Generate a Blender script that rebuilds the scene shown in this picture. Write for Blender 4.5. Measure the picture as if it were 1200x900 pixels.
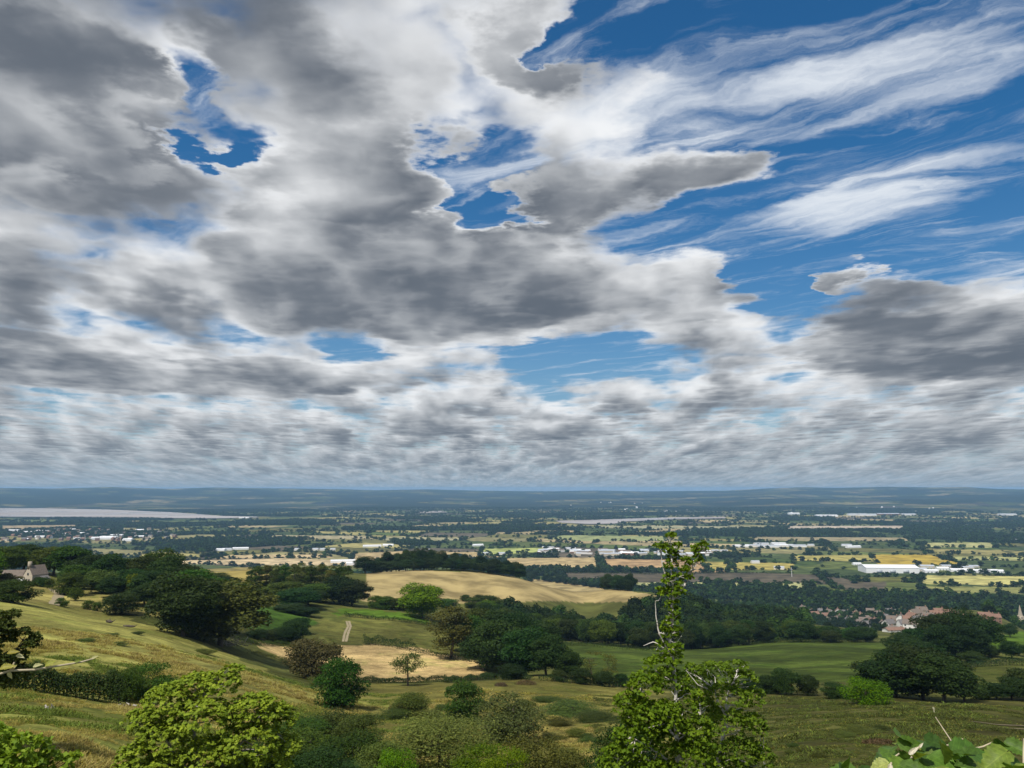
import bpy, bmesh, math, random
import numpy as np
from mathutils import Vector, Matrix, Quaternion

for o in list(bpy.data.objects):
    bpy.data.objects.remove(o)
scene = bpy.context.scene
COL = scene.collection
rng = np.random.default_rng(7)
random.seed(7)
R = math.radians

# ------------------------------------------------------------------ camera
CAM = np.array([0.0, 0.0, 200.0])       # eye point on the scarp, 195 m above the vale
FPX, PW, PH = 905.0, 1200.0, 900.0      # focal length in photograph pixels
V0 = 572.0                              # row of the eye level
PITCH = math.atan((V0 - PH / 2) / FPX)
cam_data = bpy.data.cameras.new('camera')
cam_data.sensor_width = 36.0
cam_data.lens = 36.0 * FPX / PW
cam_data.clip_start = 0.1
cam_data.clip_end = 200000.0
cam = bpy.data.objects.new('camera', cam_data)
cam.location = CAM
cam.rotation_euler = (math.pi / 2 + PITCH, 0, 0)
COL.objects.link(cam)
scene.camera = cam


def ray(u, v):
    """unit world direction through photograph pixel (u, v)"""
    x, y = (u - PW / 2) / FPX, -(v - PH / 2) / FPX
    c, s = math.cos(PITCH), math.sin(PITCH)
    d = np.array([x, c - y * s, s + y * c])
    return d / np.linalg.norm(d)


# ------------------------------------------------------------------ render / exposure
scene.view_settings.view_transform = 'Standard'
scene.view_settings.look = 'None'
scene.view_settings.gamma = 1.0
scene.view_settings.exposure = 0.0
scene.view_settings.use_curve_mapping = False
scene.render.engine = 'CYCLES'
cy = scene.cycles
cy.max_bounces = 5
cy.diffuse_bounces = 1
cy.glossy_bounces = 2
cy.transmission_bounces = 3
cy.transparent_max_bounces = 8
cy.volume_bounces = 0
cy.use_denoising = True
cy.caustics_reflective = False
cy.caustics_refractive = False
cy.sample_clamp_indirect = 4.0

# ------------------------------------------------------------------ sun
SUN_EL, SUN_AZ = R(57), R(212)          # azimuth clockwise from +Y: behind the left shoulder
sun_dir = Vector((math.sin(SUN_AZ) * math.cos(SUN_EL), math.cos(SUN_AZ) * math.cos(SUN_EL), math.sin(SUN_EL)))
sd = bpy.data.lights.new('sun', 'SUN')
sd.energy = 4.6
sd.angle = R(0.53)
sd.color = (1.0, 0.945, 0.86)
sun = bpy.data.objects.new('sun', sd)
sun.location = (0, 0, 900)
sun.rotation_euler = (-sun_dir).to_track_quat('-Z', 'Y').to_euler()
COL.objects.link(sun)


# ------------------------------------------------------------------ node helper
class NT:
    def __init__(s, tree):
        s.t = tree; s.n = tree.nodes; s.l = tree.links

    def new(s, kind, **kw):
        n = s.n.new(kind)
        for k, v in kw.items():
            setattr(n, k, v)
        return n

    def put(s, sock, v):
        if v is None:
            return
        if isinstance(v, bpy.types.NodeSocket):
            s.l.new(v, sock)
        elif isinstance(v, (tuple, list)) and sock.type == 'RGBA' and len(v) == 3:
            sock.default_value = (*v, 1)
        else:
            sock.default_value = v

    def m(s, op, a, b=None, c=None, clamp=False):
        n = s.new('ShaderNodeMath', operation=op, use_clamp=clamp)
        for i, v in enumerate((a, b, c)):
            s.put(n.inputs[i], v)
        return n.outputs[0]

    def v(s, op, a, b=None, scale=None):
        n = s.new('ShaderNodeVectorMath', operation=op)
        s.put(n.inputs[0], a); s.put(n.inputs[1], b)
        if scale is not None:
            s.put(n.inputs['Scale'], scale)
        return n.outputs['Value'] if op in ('LENGTH', 'DOT_PRODUCT', 'DISTANCE') else n.outputs[0]

    def noise(s, vec, scale, detail=4, rough=0.55, lac=2.0, dist=0.0, dims='3D', w=None):
        n = s.new('ShaderNodeTexNoise', noise_dimensions=dims)
        s.put(n.inputs['Vector'], vec)
        n.inputs['Scale'].default_value = scale
        s.put(n.inputs['Detail'], detail)
        n.inputs['Roughness'].default_value = rough
        n.inputs['Lacunarity'].default_value = lac
        n.inputs['Distortion'].default_value = dist
        return n.outputs['Fac']

    def rmap(s, v, a, b, c=0.0, d=1.0, smooth=True):
        n = s.new('ShaderNodeMapRange', interpolation_type='SMOOTHSTEP' if smooth else 'LINEAR', clamp=True)
        for i, x in enumerate((v, a, b, c, d)):
            s.put(n.inputs[i], x)
        return n.outputs[0]

    def mix(s, f, a, b, blend='MIX'):
        n = s.new('ShaderNodeMix', data_type='RGBA', blend_type=blend)
        s.put(n.inputs[0], f); s.put(n.inputs[6], a); s.put(n.inputs[7], b)
        return n.outputs[2]

    def xyz(s, x, y, z):
        n = s.new('ShaderNodeCombineXYZ')
        s.put(n.inputs[0], x); s.put(n.inputs[1], y); s.put(n.inputs[2], z)
        return n.outputs[0]


# ------------------------------------------------------------------ world: clear sky + layers of cloud over a round earth (units: km)
world = bpy.data.worlds.new('World')
scene.world = world
world.use_nodes = True
W = NT(world.node_tree)
W.n.clear()
tc = W.new('ShaderNodeTexCoord')
dirv = W.v('NORMALIZE', tc.outputs['Generated'])
sep = W.new('ShaderNodeSeparateXYZ'); W.put(sep.inputs[0], dirv)
dz = W.m('MAXIMUM', sep.outputs[2], 0.0)

sky = W.new('ShaderNodeTexSky', sky_type='NISHITA')
sky.sun_disc = False
sky.sun_elevation = SUN_EL
sky.sun_rotation = SUN_AZ
sky.altitude = 200
sky.air_density = 1.0
sky.dust_density = 0.6
sky.ozone_density = 2.5
SKY_S = 0.10
hs = W.new('ShaderNodeHueSaturation'); W.put(hs.inputs['Color'], sky.outputs[0])
hs.inputs['Saturation'].default_value = 1.5
hs.inputs['Value'].default_value = 0.9
skycol = W.v('SCALE', hs.outputs[0], None, SKY_S)

RE = 6371.0
EARTH = W.m('MULTIPLY', dz, RE)
EARTH2 = W.m('MULTIPLY', EARTH, EARTH)


def shell(h):
    """distance (km) along the view ray to the cloud shell h km up"""
    if isinstance(h, bpy.types.NodeSocket):
        q = W.m('MULTIPLY', h, 2 * RE)
        return W.m('SUBTRACT', W.m('SQRT', W.m('ADD', EARTH2, q)), EARTH)
    return W.m('SUBTRACT', W.m('SQRT', W.m('ADD', EARTH2, 2 * RE * h)), EARTH)


def shell_np(d, h):
    return math.sqrt((RE * d[2]) ** 2 + 2 * RE * h) - RE * d[2]


def blob_field(p, blobs, h):
    """sum of smooth banks (+) and gaps (-) of cloud standing at places on the cloud shell"""
    acc = None
    for (u, v, ru, rv, amp) in blobs:
        c = ray(u, v); c = c * shell_np(c, h)
        e = ray(u + ru, v); e = e * shell_np(e, h)
        a = ray(u, v - rv); a = a * shell_np(a, h)
        b = ray(u, min(v + rv, 560)); b = b * shell_np(b, h)
        rx = abs(e[0] - c[0]); y0, y1 = sorted((a[1], b[1]))
        yc, ry = (y0 + y1) / 2, (y1 - y0) / 2
        # a bank turned to lie along its own sight line from the eye
        ang = math.atan2(c[0], c[1])
        rot = W.new('ShaderNodeMapping', vector_type='TEXTURE')
        W.put(rot.inputs['Vector'], p)
        rot.inputs['Location'].default_value = (c[0] * yc / c[1], yc, 0)
        rot.inputs['Rotation'].default_value = (0, 0, -ang)
        rot.inputs['Scale'].default_value = (rx, ry, 1e6)
        r = W.v('LENGTH', rot.outputs[0])
        g = W.rmap(r, 1.35, 0.2, 0.0, amp)
        acc = g if acc is None else W.m('ADD', acc, g)
    return acc


H0, HT, K = 1.2, 0.95, 11
tb = shell(H0)
pbase = W.v('SCALE', dirv, None, tb)
# warp of the bank outlines
wn = W.new('ShaderNodeTexNoise'); W.put(wn.inputs['Vector'], pbase)
wn.inputs['Scale'].default_value = 2.2; wn.inputs['Detail'].default_value = 7; wn.inputs['Roughness'].default_value = 0.58
warp = W.v('SCALE', W.v('SUBTRACT', wn.outputs['Color'], (0.5, 0.5, 0.5)), None, 1.0)
pw = W.v('ADD', pbase, warp)
CUM = [  # u, v, half width, half height, strength
    (208, 80, 50, 46, -0.13), (244, 181, 28, 20, -0.15), (575, 208, 74, 64, -0.33), (680, 412, 96, 36, -0.26),
    (1010, 170, 330, 150, -0.42), (760, 20, 95, 60, -0.40), (950, 320, 85, 48, -0.30), (1150, 285, 110, 45, -0.36),
    (425, 415, 50, 12, -0.14), (560, 60, 60, 60, -0.02),
    (400, 205, 125, 75, 0.20), (560, 340, 320, 62, 0.14), (100, 225, 120, 34, 0.07), (60, 150, 130, 34, 0.0), (170, 330, 260, 60, 0.12),
    (1100, 395, 190, 56, 0.28), (835, 205, 130, 40, 0.335), (665, 235, 48, 38, 0.16), (985, 325, 34, 22, 0.36), (960, 30, 190, 70, -0.34), (1000, -40, 200, 50, -0.3),
    (640, 50, 70, 60, 0.12), (330, 85, 130, 70, 0.10), (60, 50, 170, 70, 0.16), (20, 130, 120, 60, 0.12), (150, 150, 70, 40, 0.10), (150, 205, 90, 26, 0.16), (150, 420, 300, 40, 0.10),
    (840, 300, 60, 45, 0.12), (560, 490, 1200, 60, 0.025), (300, 280, 200, 50, 0.06), (230, 440, 330, 26, 0.08), (760, 395, 60, 20, 0.05),
]
cov = blob_field(pw, CUM, H0)
# clouds stand up, they are not a sheet: towards the horizon we see their sides, so features keep more of their height
squash = W.m('MINIMUM', W.m('POWER', W.m('DIVIDE', tb, 2.6), -0.17), 1.0)
SQ = W.xyz(1.0, squash, 1.7)
# cauliflower heads: cells of a few hundred metres, and the same seen from the sun's side
def heads(q):
    vo = W.new('ShaderNodeTexVoronoi', feature='F1', voronoi_dimensions='2D'); W.put(vo.inputs['Vector'], q)
    vo.inputs['Scale'].default_value = 1.9; vo.inputs['Detail'].default_value = 2.0; vo.inputs['Roughness'].default_value = 0.55
    return vo.outputs['Distance']


pq = W.v('ADD', W.v('MULTIPLY', pbase, SQ), W.v('SCALE', warp, None, 0.35))
h1 = heads(pq)
h2 = heads(W.v('ADD', pq, tuple(0.055 * c for c in sun_dir)))
puff = W.m('MULTIPLY', W.m('SUBTRACT', 0.66, h1), 0.085)
relief = W.m('MULTIPLY', W.m('SUBTRACT', h2, h1), W.m('DIVIDE', 5.0, W.m('ADD', tb, 8.0)))
cov = W.m('ADD', cov, puff)
# stochastic offset of the march, averages out over the samples
wh = W.new('ShaderNodeTexWhiteNoise', noise_dimensions='3D')
W.put(wh.inputs['Vector'], W.v('SCALE', dirv, None, 91733.0))
jit = wh.outputs['Value']
sun_off = tuple(0.20 * c for c in sun_dir)

# no finer detail than the eye resolves at that range
det = W.m('MAXIMUM', W.m('SUBTRACT', 8.6, W.m('MULTIPLY', W.m('LOGARITHM', tb, 2.0), 0.9)), 4.0)
det_l = W.m('MINIMUM', det, 3.7)
dim = W.rmap(tb, 5.0, 26.0, 1.0, 0.74)
T = None; acc = None
def shape_thr(f):
    """rounded undersides, full middles, domed tops"""
    return 0.468 + 0.115 * max(0.0, (0.26 - f) / 0.26) ** 1.5 + 0.15 * max(0.0, (f - 0.26) / 0.74) ** 2


for k in range(K):
    e0, e1 = (k / K) ** 1.45, ((k + 1) / K) ** 1.45
    hk = W.m('MULTIPLY_ADD', jit, HT * (e1 - e0), H0 + HT * e0)
    fr = (e0 + e1) / 2
    p = W.v('MULTIPLY', W.v('SCALE', dirv, None, shell(hk)), SQ)
    n = W.noise(p, 0.66, detail=det, rough=0.575, lac=2.1)
    nl = W.noise(W.v('ADD', p, (sun_off[0], sun_off[1], sun_off[2] * 1.7)), 0.66, detail=det_l, rough=0.575, lac=2.1)
    dens = W.m('SUBTRACT', W.m('ADD', n, cov), shape_thr(fr))
    dl = W.m('SUBTRACT', W.m('ADD', nl, cov), shape_thr(min(fr + 0.17, 1.0)))
    dp = W.m('MAXIMUM', dens, 0.0)
    tau = W.m('DIVIDE', W.m('MULTIPLY', W.m('MULTIPLY', dp, dp), 250.0 * (e1 - e0) + 3.0), W.m('ADD', dp, 0.085))
    al = W.m('SUBTRACT', 1.0, W.m('EXPONENT', W.m('MULTIPLY', tau, -1.0)))
    light = W.m('EXPONENT', W.m('MULTIPLY', W.m('MAXIMUM', dl, 0.0), -9.5))
    light = W.m('MULTIPLY', light, 0.70 + 0.42 * fr ** 0.7)
    light = W.m('ADD', light, W.m('MULTIPLY', W.m('SUBTRACT', n, nl), 2.4))
    light = W.m('ADD', light, relief)
    light = W.m('MULTIPLY', light, dim)
    light = W.m('SMOOTH_MAX', light, W.m('MULTIPLY', W.m('SUBTRACT', 0.95, n), 0.12 + 0.3 * fr), 0.06)
    col = W.mix(W.m('MINIMUM', light, 1.0), (0.080, 0.102, 0.137), (0.95, 0.96, 0.97))
    if T is None:
        acc = W.v('SCALE', col, None, al); T = W.m('SUBTRACT', 1.0, al)
    else:
        acc = W.v('ADD', acc, W.v('SCALE', col, None, W.m('MULTIPLY', al, T)))
        T = W.m('MULTIPLY', T, W.m('SUBTRACT', 1.0, al))

# cirrus, 8 km up, combed along the wind
t8 = shell(8.0)
p8 = W.v('SCALE', dirv, None, t8)
mp = W.new('ShaderNodeMapping', vector_type='TEXTURE'); W.put(mp.inputs['Vector'], W.v('ADD', p8, W.v('SCALE', warp, None, 2.2)))
mp.inputs['Rotation'].default_value = (0, 0, R(-38))
mp.inputs['Scale'].default_value = (6.5, 1.9, 3.0)
cn = W.noise(mp.outputs[0], 1.0, detail=9, rough=0.60, dist=1.1)
CIR = [(1010, 235, 130, 42, 0.30), (860, 130, 260, 45, 0.19), (1090, 70, 160, 60, 0.20), (700, 120, 120, 60, 0.17),
       (1120, 190, 80, 12, 0.18), (1180, 310, 60, 30, 0.16), (600, 190, 120, 50, 0.10), (980, 20, 200, 30, 0.06), (1040, 150, 180, 18, -0.10), (1170, 240, 60, 30, -0.12), (760, 25, 60, 30, -0.15)]
p8w = W.v('ADD', p8, W.v('SCALE', warp, None, 3.0))
ccov = blob_field(p8w, CIR, 8.0)
ca = W.rmap(W.m('ADD', cn, ccov), 0.46, 0.94, 0.0, 0.93)
hz = W.m('SUBTRACT', 1.0, W.m('EXPONENT', W.m('MULTIPLY', tb, -1 / 38.0)))
skyc = W.mix(ca, W.mix(hz, skycol, (0.27, 0.42, 0.60)), (0.80, 0.85, 0.91))
full = W.v('ADD', acc, W.v('SCALE', skyc, None, T))
# air between: distant cloud sinks into the horizon haze
air = W.m('SUBTRACT', 1.0, W.m('EXPONENT', W.m('MULTIPLY', tb, -1 / 82.0)))
full = W.mix(air, full, (0.255, 0.365, 0.47))
bg = W.new('ShaderNodeBackground'); W.put(bg.inputs['Color'], full)
bg.inputs['Strength'].default_value = 1.0
out = W.new('ShaderNodeOutputWorld')
W.l.new(bg.outputs[0], out.inputs[0])
world.cycles.sampling_method = 'MANUAL'
world.cycles.sample_map_resolution = 512

# ================================================================== materials
MATS = {}


def material(name, build):
    if name in MATS:
        return MATS[name]
    m = bpy.data.materials.new(name); m.use_nodes = True
    t = NT(m.node_tree); t.n.clear()
    o = t.new('ShaderNodeOutputMaterial')
    s = build(t)
    t.l.new(s, o.inputs['Surface'])
    MATS[name] = m
    return m


def bsdf(t, col, rough=0.85, spec=0.2, normal=None, metallic=0.0):
    n = t.new('ShaderNodeBsdfPrincipled')
    t.put(n.inputs['Base Color'], col)
    t.put(n.inputs['Roughness'], rough)
    n.inputs['Specular IOR Level'].default_value = spec
    n.inputs['Metallic'].default_value = metallic
    if normal is not None:
        t.l.new(normal, n.inputs['Normal'])
    return n.outputs[0]


def solid(name, col, rough=0.8, spec=0.2, var=0.25, scale=1.5, metallic=0.0):
    """a plain weathered surface: base colour with mottling in object space"""
    def build(t):
        c = t.new('ShaderNodeTexCoord')
        f = t.noise(c.outputs['Object'], scale, detail=5, rough=0.65)
        k = t.rmap(f, 0.25, 0.75, 1 - var, 1 + var, smooth=False)
        return bsdf(t, t.v('SCALE', t.xyz(*col), None, k), rough, spec, metallic=metallic)
    return material(name, build)


# ================================================================== terrain
# spot heights of the scarp, the spur on the left, the foothills and the edge of the vale:
# (photo column, photo row, horizontal distance in m)
SPOT = [
    (100, 870, 48), (30, 880, 42), (180, 890, 50), (60, 812, 85), (0, 806, 84), (140, 826, 86), (100, 850, 60), (220, 850, 72),
    (150, 740, 190), (40, 712, 225), (0, 705, 230), (200, 765, 160), (250, 768, 180), (350, 812, 150), (300, 785, 172), (90, 770, 130), (240, 755, 215), (170, 722, 250),
    (320, 880, 78), (420, 845, 125), (470, 880, 85), (560, 895, 75), (640, 830, 150), (640, 793, 205), (680, 885, 92), (545, 800, 190),
    (420, 800, 215), (450, 797, 232), (450, 760, 290), (330, 768, 262), (540, 775, 272), (560, 797, 232), (300, 757, 262), (480, 800, 226),
    (440, 737, 340), (350, 722, 350), (300, 720, 330), (500, 722, 400), (540, 750, 330), (420, 712, 420), (480, 712, 430),
    (40, 682, 330), (20, 690, 300), (90, 700, 285), (0, 668, 370), (120, 690, 320), (180, 700, 290), (110, 722, 245), (60, 672, 380),
    (330, 697, 460), (390, 700, 470), (280, 678, 640), (250, 672, 720), (330, 672, 780), (210, 690, 420),
    (540, 704, 610), (430, 705, 560), (430, 673, 730), (540, 670, 770), (600, 678, 770), (720, 690, 745), (790, 700, 700), (640, 700, 640), (480, 671, 760),
    (700, 705, 650),
    (900, 870, 78), (860, 890, 62), (1000, 835, 118), (1000, 870, 70), (1100, 850, 92), (1190, 830, 120), (760, 850, 120), (900, 815, 180), (1000, 812, 190), (1100, 822, 185),
    (1190, 815, 205), (900, 795, 235), (760, 800, 225), (700, 790, 240), (700, 765, 330), (800, 768, 340), (900, 755, 430), (1000, 754, 440), (1030, 790, 255), (1050, 765, 370),
    (900, 775, 320), (1150, 792, 300), (1190, 778, 340), (1180, 752, 470), (1100, 770, 370), (680, 752, 420), (600, 750, 400), (640, 738, 520), (740, 740, 560),
    (840, 735, 620), (960, 745, 580), (1060, 749, 590), (700, 722, 650), (800, 722, 760), (900, 727, 800), (1000, 738, 800), (1100, 745, 650), (1190, 738, 780), (1050, 729, 960), (1180, 727, 980),
    (1050, 738, 830),
]
pts, val = [], []
def azl(x, y):
    return math.atan2(x, y), math.hypot(x, y)
for (u, v, D) in SPOT:
    d = ray(u, v); h = math.hypot(d[0], d[1])
    pts.append((math.atan2(d[0], d[1]), D)); val.append(-D * d[2] / h)
for a in (-75, -60, -48):                       # the spur goes on beyond the left edge
    for D, dr in ((48, 15), (85, 21), (150, 27), (230, 31), (330, 36), (450, 52), (650, 85), (850, 130)):
        pts.append((R(a), D)); val.append(dr)
for a in (46, 60, 75):                          # the combe goes on beyond the right edge
    for D, dr in ((48, 17), (85, 27), (150, 43), (230, 58), (330, 75), (450, 90), (650, 115), (850, 150)):
        pts.append((R(a), D)); val.append(dr)
for a in (-75, -55, -34, -24, -14, -4, 5, 14, 24, 34, 55, 75):
    for D, dr in ((2.0, 1.75), (4, 2.1), (8, 4.1), (14, 6.6), (22, 10.0), (32, 13.2)):
        pts.append((R(a), D)); val.append(dr)
    for D, dr in ((1020, 180), (1150, 190), (1300, 194), (1500, 195)):
        pts.append((R(a), D)); val.append(dr)
    if a < 6:
        pts.append((R(a), 920)); val.append(150)
PP = np.array([(a * 2.6, math.log(D)) for a, D in pts]); VV = np.array(val)


def tps(r2):
    return np.where(r2 > 0, 0.5 * r2 * np.log(np.maximum(r2, 1e-12)), 0.0)


n_ = len(PP)
r2 = ((PP[:, None, :] - PP[None, :, :]) ** 2).sum(-1)
A = np.zeros((n_ + 3, n_ + 3))
A[:n_, :n_] = tps(r2) + np.eye(n_) * 2e-4
A[:n_, n_] = 1; A[:n_, n_ + 1:] = PP; A[n_, :n_] = 1; A[n_ + 1:, :n_] = PP.T
SOL = np.linalg.solve(A, np.concatenate([VV, np.zeros(3)]))


GA = np.linspace(R(-76), R(76), 300); GL = np.linspace(math.log(2.0), math.log(1510), 260)
_q = np.stack([a_.ravel() for a_ in np.meshgrid(GA * 2.6, GL, indexing='ij')], -1)
GR = np.concatenate([tps(((_q[i:i + 20000][:, None, :] - PP[None]) ** 2).sum(-1)) @ SOL[:n_] + SOL[n_] + _q[i:i + 20000] @ SOL[n_ + 1:] for i in range(0, len(_q), 20000)]).reshape(300, 260)


def vnoise(x, y, seed=0):
    """smooth value noise, 0..1"""
    xi, yi = np.floor(x), np.floor(y)
    fx, fy = x - xi, y - yi
    fx = fx * fx * (3 - 2 * fx); fy = fy * fy * (3 - 2 * fy)

    def h(i, j):
        s = np.sin(i * 127.1 + j * 311.7 + seed * 74.7) * 43758.5453
        return s - np.floor(s)
    return (h(xi, yi) * (1 - fx) + h(xi + 1, yi) * fx) * (1 - fy) + (h(xi, yi + 1) * (1 - fx) + h(xi + 1, yi + 1) * fx) * fy


def fbm(x, y, oct=4, seed=0):
    s = 0; a = 0.5; t = 0
    for i in range(oct):
        s = s + a * vnoise(x * 2 ** i, y * 2 ** i, seed + i); t += a; a *= 0.5
    return s / t


# skyline of the far ridge: photo column -> row of its crest
RIDGE = np.array([(0, -2.5)]) + np.array([(-700, 577), (-300, 576), (0, 574.2), (60, 575.0), (130, 573.0), (200, 575.2), (250, 573.8), (330, 574.8), (400, 575.6), (440, 576.8), (500, 575.8), (560, 577.4), (640, 578.2), (700, 577.2), (760, 578.2), (850, 577.4), (900, 574.6),
                  (940, 573.4), (980, 574.2), (1040, 572.9), (1090, 573.6), (1130, 573.2), (1170, 575.2), (1200, 575.6), (1500, 576), (1900, 577)])


def height(x, y):
    """ground height (world z) for arrays x, y"""
    x = np.asarray(x, float); y = np.asarray(y, float); shp = x.shape
    x = x.ravel(); y = y.ravel()
    D = np.hypot(x, y); az = np.clip(np.arctan2(x, y), R(-75), R(75))
    drop = np.full(D.shape, 195.0)
    near = D < 1500
    if near.any():
        fa = (az[near] - GA[0]) / (GA[1] - GA[0]); fl = (np.log(np.maximum(D[near], 2.0)) - GL[0]) / (GL[1] - GL[0])
        i = np.clip(fa.astype(int), 0, len(GA) - 2); j = np.clip(fl.astype(int), 0, len(GL) - 2)
        fa = fa - i; fl = fl - j
        res = (GR[i, j] * (1 - fa) + GR[i + 1, j] * fa) * (1 - fl) + (GR[i, j + 1] * (1 - fa) + GR[i + 1, j + 1] * fa) * fl
        w = np.clip((D[near] - 1150) / 300, 0, 1); w = w * w * (3 - 2 * w)
        drop[near] = res * (1 - w) + 195.0 * w
    z = 200.0 - drop
    # small undulation
    amp = np.clip((D - 20) / 120, 0, 1)
    z += amp * (fbm(x / 23, y / 23, 3, 5) - 0.5) * 1.3 * np.clip(900 / np.maximum(D, 1), 0.0, 1)
    z += np.clip((D - 30) / 80, 0, 1) * (fbm(x / 5.5, y / 5.5, 2, 9) - 0.5) * 0.12 * (D < 500)
    z += np.clip((D - 1600) / 1500, 0, 1) * (fbm(x / 900, y / 900, 3, 21) - 0.5) * 8
    # the ridge beyond the river
    u = PW / 2 + FPX / math.cos(PITCH) * np.tan(np.clip(np.arctan2(x, np.maximum(y, 1)), -1.2, 1.2))
    d0 = np.interp(u, [0, 260, 420, 640, 1200], [8300, 8000, 6900, 7000, 6700])
    t = np.clip((D - d0) / (14000 - d0), 0, 1)
    top = 200.0 - (np.interp(u, RIDGE[:, 0], RIDGE[:, 1]) - V0) / FPX * 14000.0
    shape = t ** 1.35 * (0.80 + 0.20 * t) + t * (1 - t) * (fbm(x / 1500, y / 900, 4, 33) - 0.42) * 1.5
    shape = np.where(t <= 0, 0.0, shape)
    shape = np.where(D > 14000, np.clip(1 - (D - 14000) / 6000, 0.0, 1), shape)
    z = z + np.maximum(shape, 0) * (top - 5.0)
    return z.reshape(shp)


def gz(x, y):
    return float(height(np.array([x]), np.array([y]))[0])


_DS = np.concatenate([np.arange(3, 60, 0.7), np.geomspace(60, 16000, 900)])


def ground(u, v):
    """first point of the ground seen through photo pixel (u, v)"""
    d = ray(u, v); h = math.hypot(d[0], d[1])
    z = height(_DS * d[0] / h, _DS * d[1] / h)
    below = (CAM[2] + _DS * d[2] / h) - z
    i = np.argmax(below < 0)
    if below[i] >= 0:
        i = len(_DS) - 1
    t0, t1 = _DS[max(i - 1, 0)], _DS[i]
    b0, b1 = below[max(i - 1, 0)], below[i]
    t = t0 + (t1 - t0) * (b0 / (b0 - b1) if b0 != b1 else 0)
    x, y = t * d[0] / h, t * d[1] / h
    return np.array([x, y, gz(x, y)])


def at(u, D):
    """the ground D metres out, in the direction of photo column u"""
    d = ray(u, V0); h = math.hypot(d[0], d[1])
    x, y = D * d[0] / h, D * d[1] / h
    return np.array([x, y, gz(x, y)])


def project(x, y, z):
    c, s = math.cos(PITCH), math.sin(PITCH)
    dx, dy, dzz = x - CAM[0], y - CAM[1], z - CAM[2]
    f = dy * c + dzz * s; up = -dy * s + dzz * c
    return PW / 2 + FPX * dx / f, PH / 2 - FPX * up / f


# ------------------------------------------------------------------ fields
def srgb(r, g, b):
    return tuple(((c / 255) / 12.92 if c <= 10 else ((c / 255 + 0.055) / 1.055) ** 2.4) for c in (r, g, b))


STRAW, DRY, PASTURE, LUSH, MEADOW = (0.38, 0.285, 0.145), (0.240, 0.228, 0.078), (0.057, 0.077, 0.019), (0.050, 0.088, 0.019), (0.115, 0.115, 0.038)  # PASTURE darkened for cloud shade, DRY paled for sun, both in the colour
PLOUGH, BARLEY, GOLD, PALE, SOIL, WOOD = (0.092, 0.078, 0.054), (0.37, 0.29, 0.16), (0.36, 0.27, 0.07), (0.34, 0.34, 0.17), (0.19, 0.14, 0.095), (0.022, 0.035, 0.014)
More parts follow.
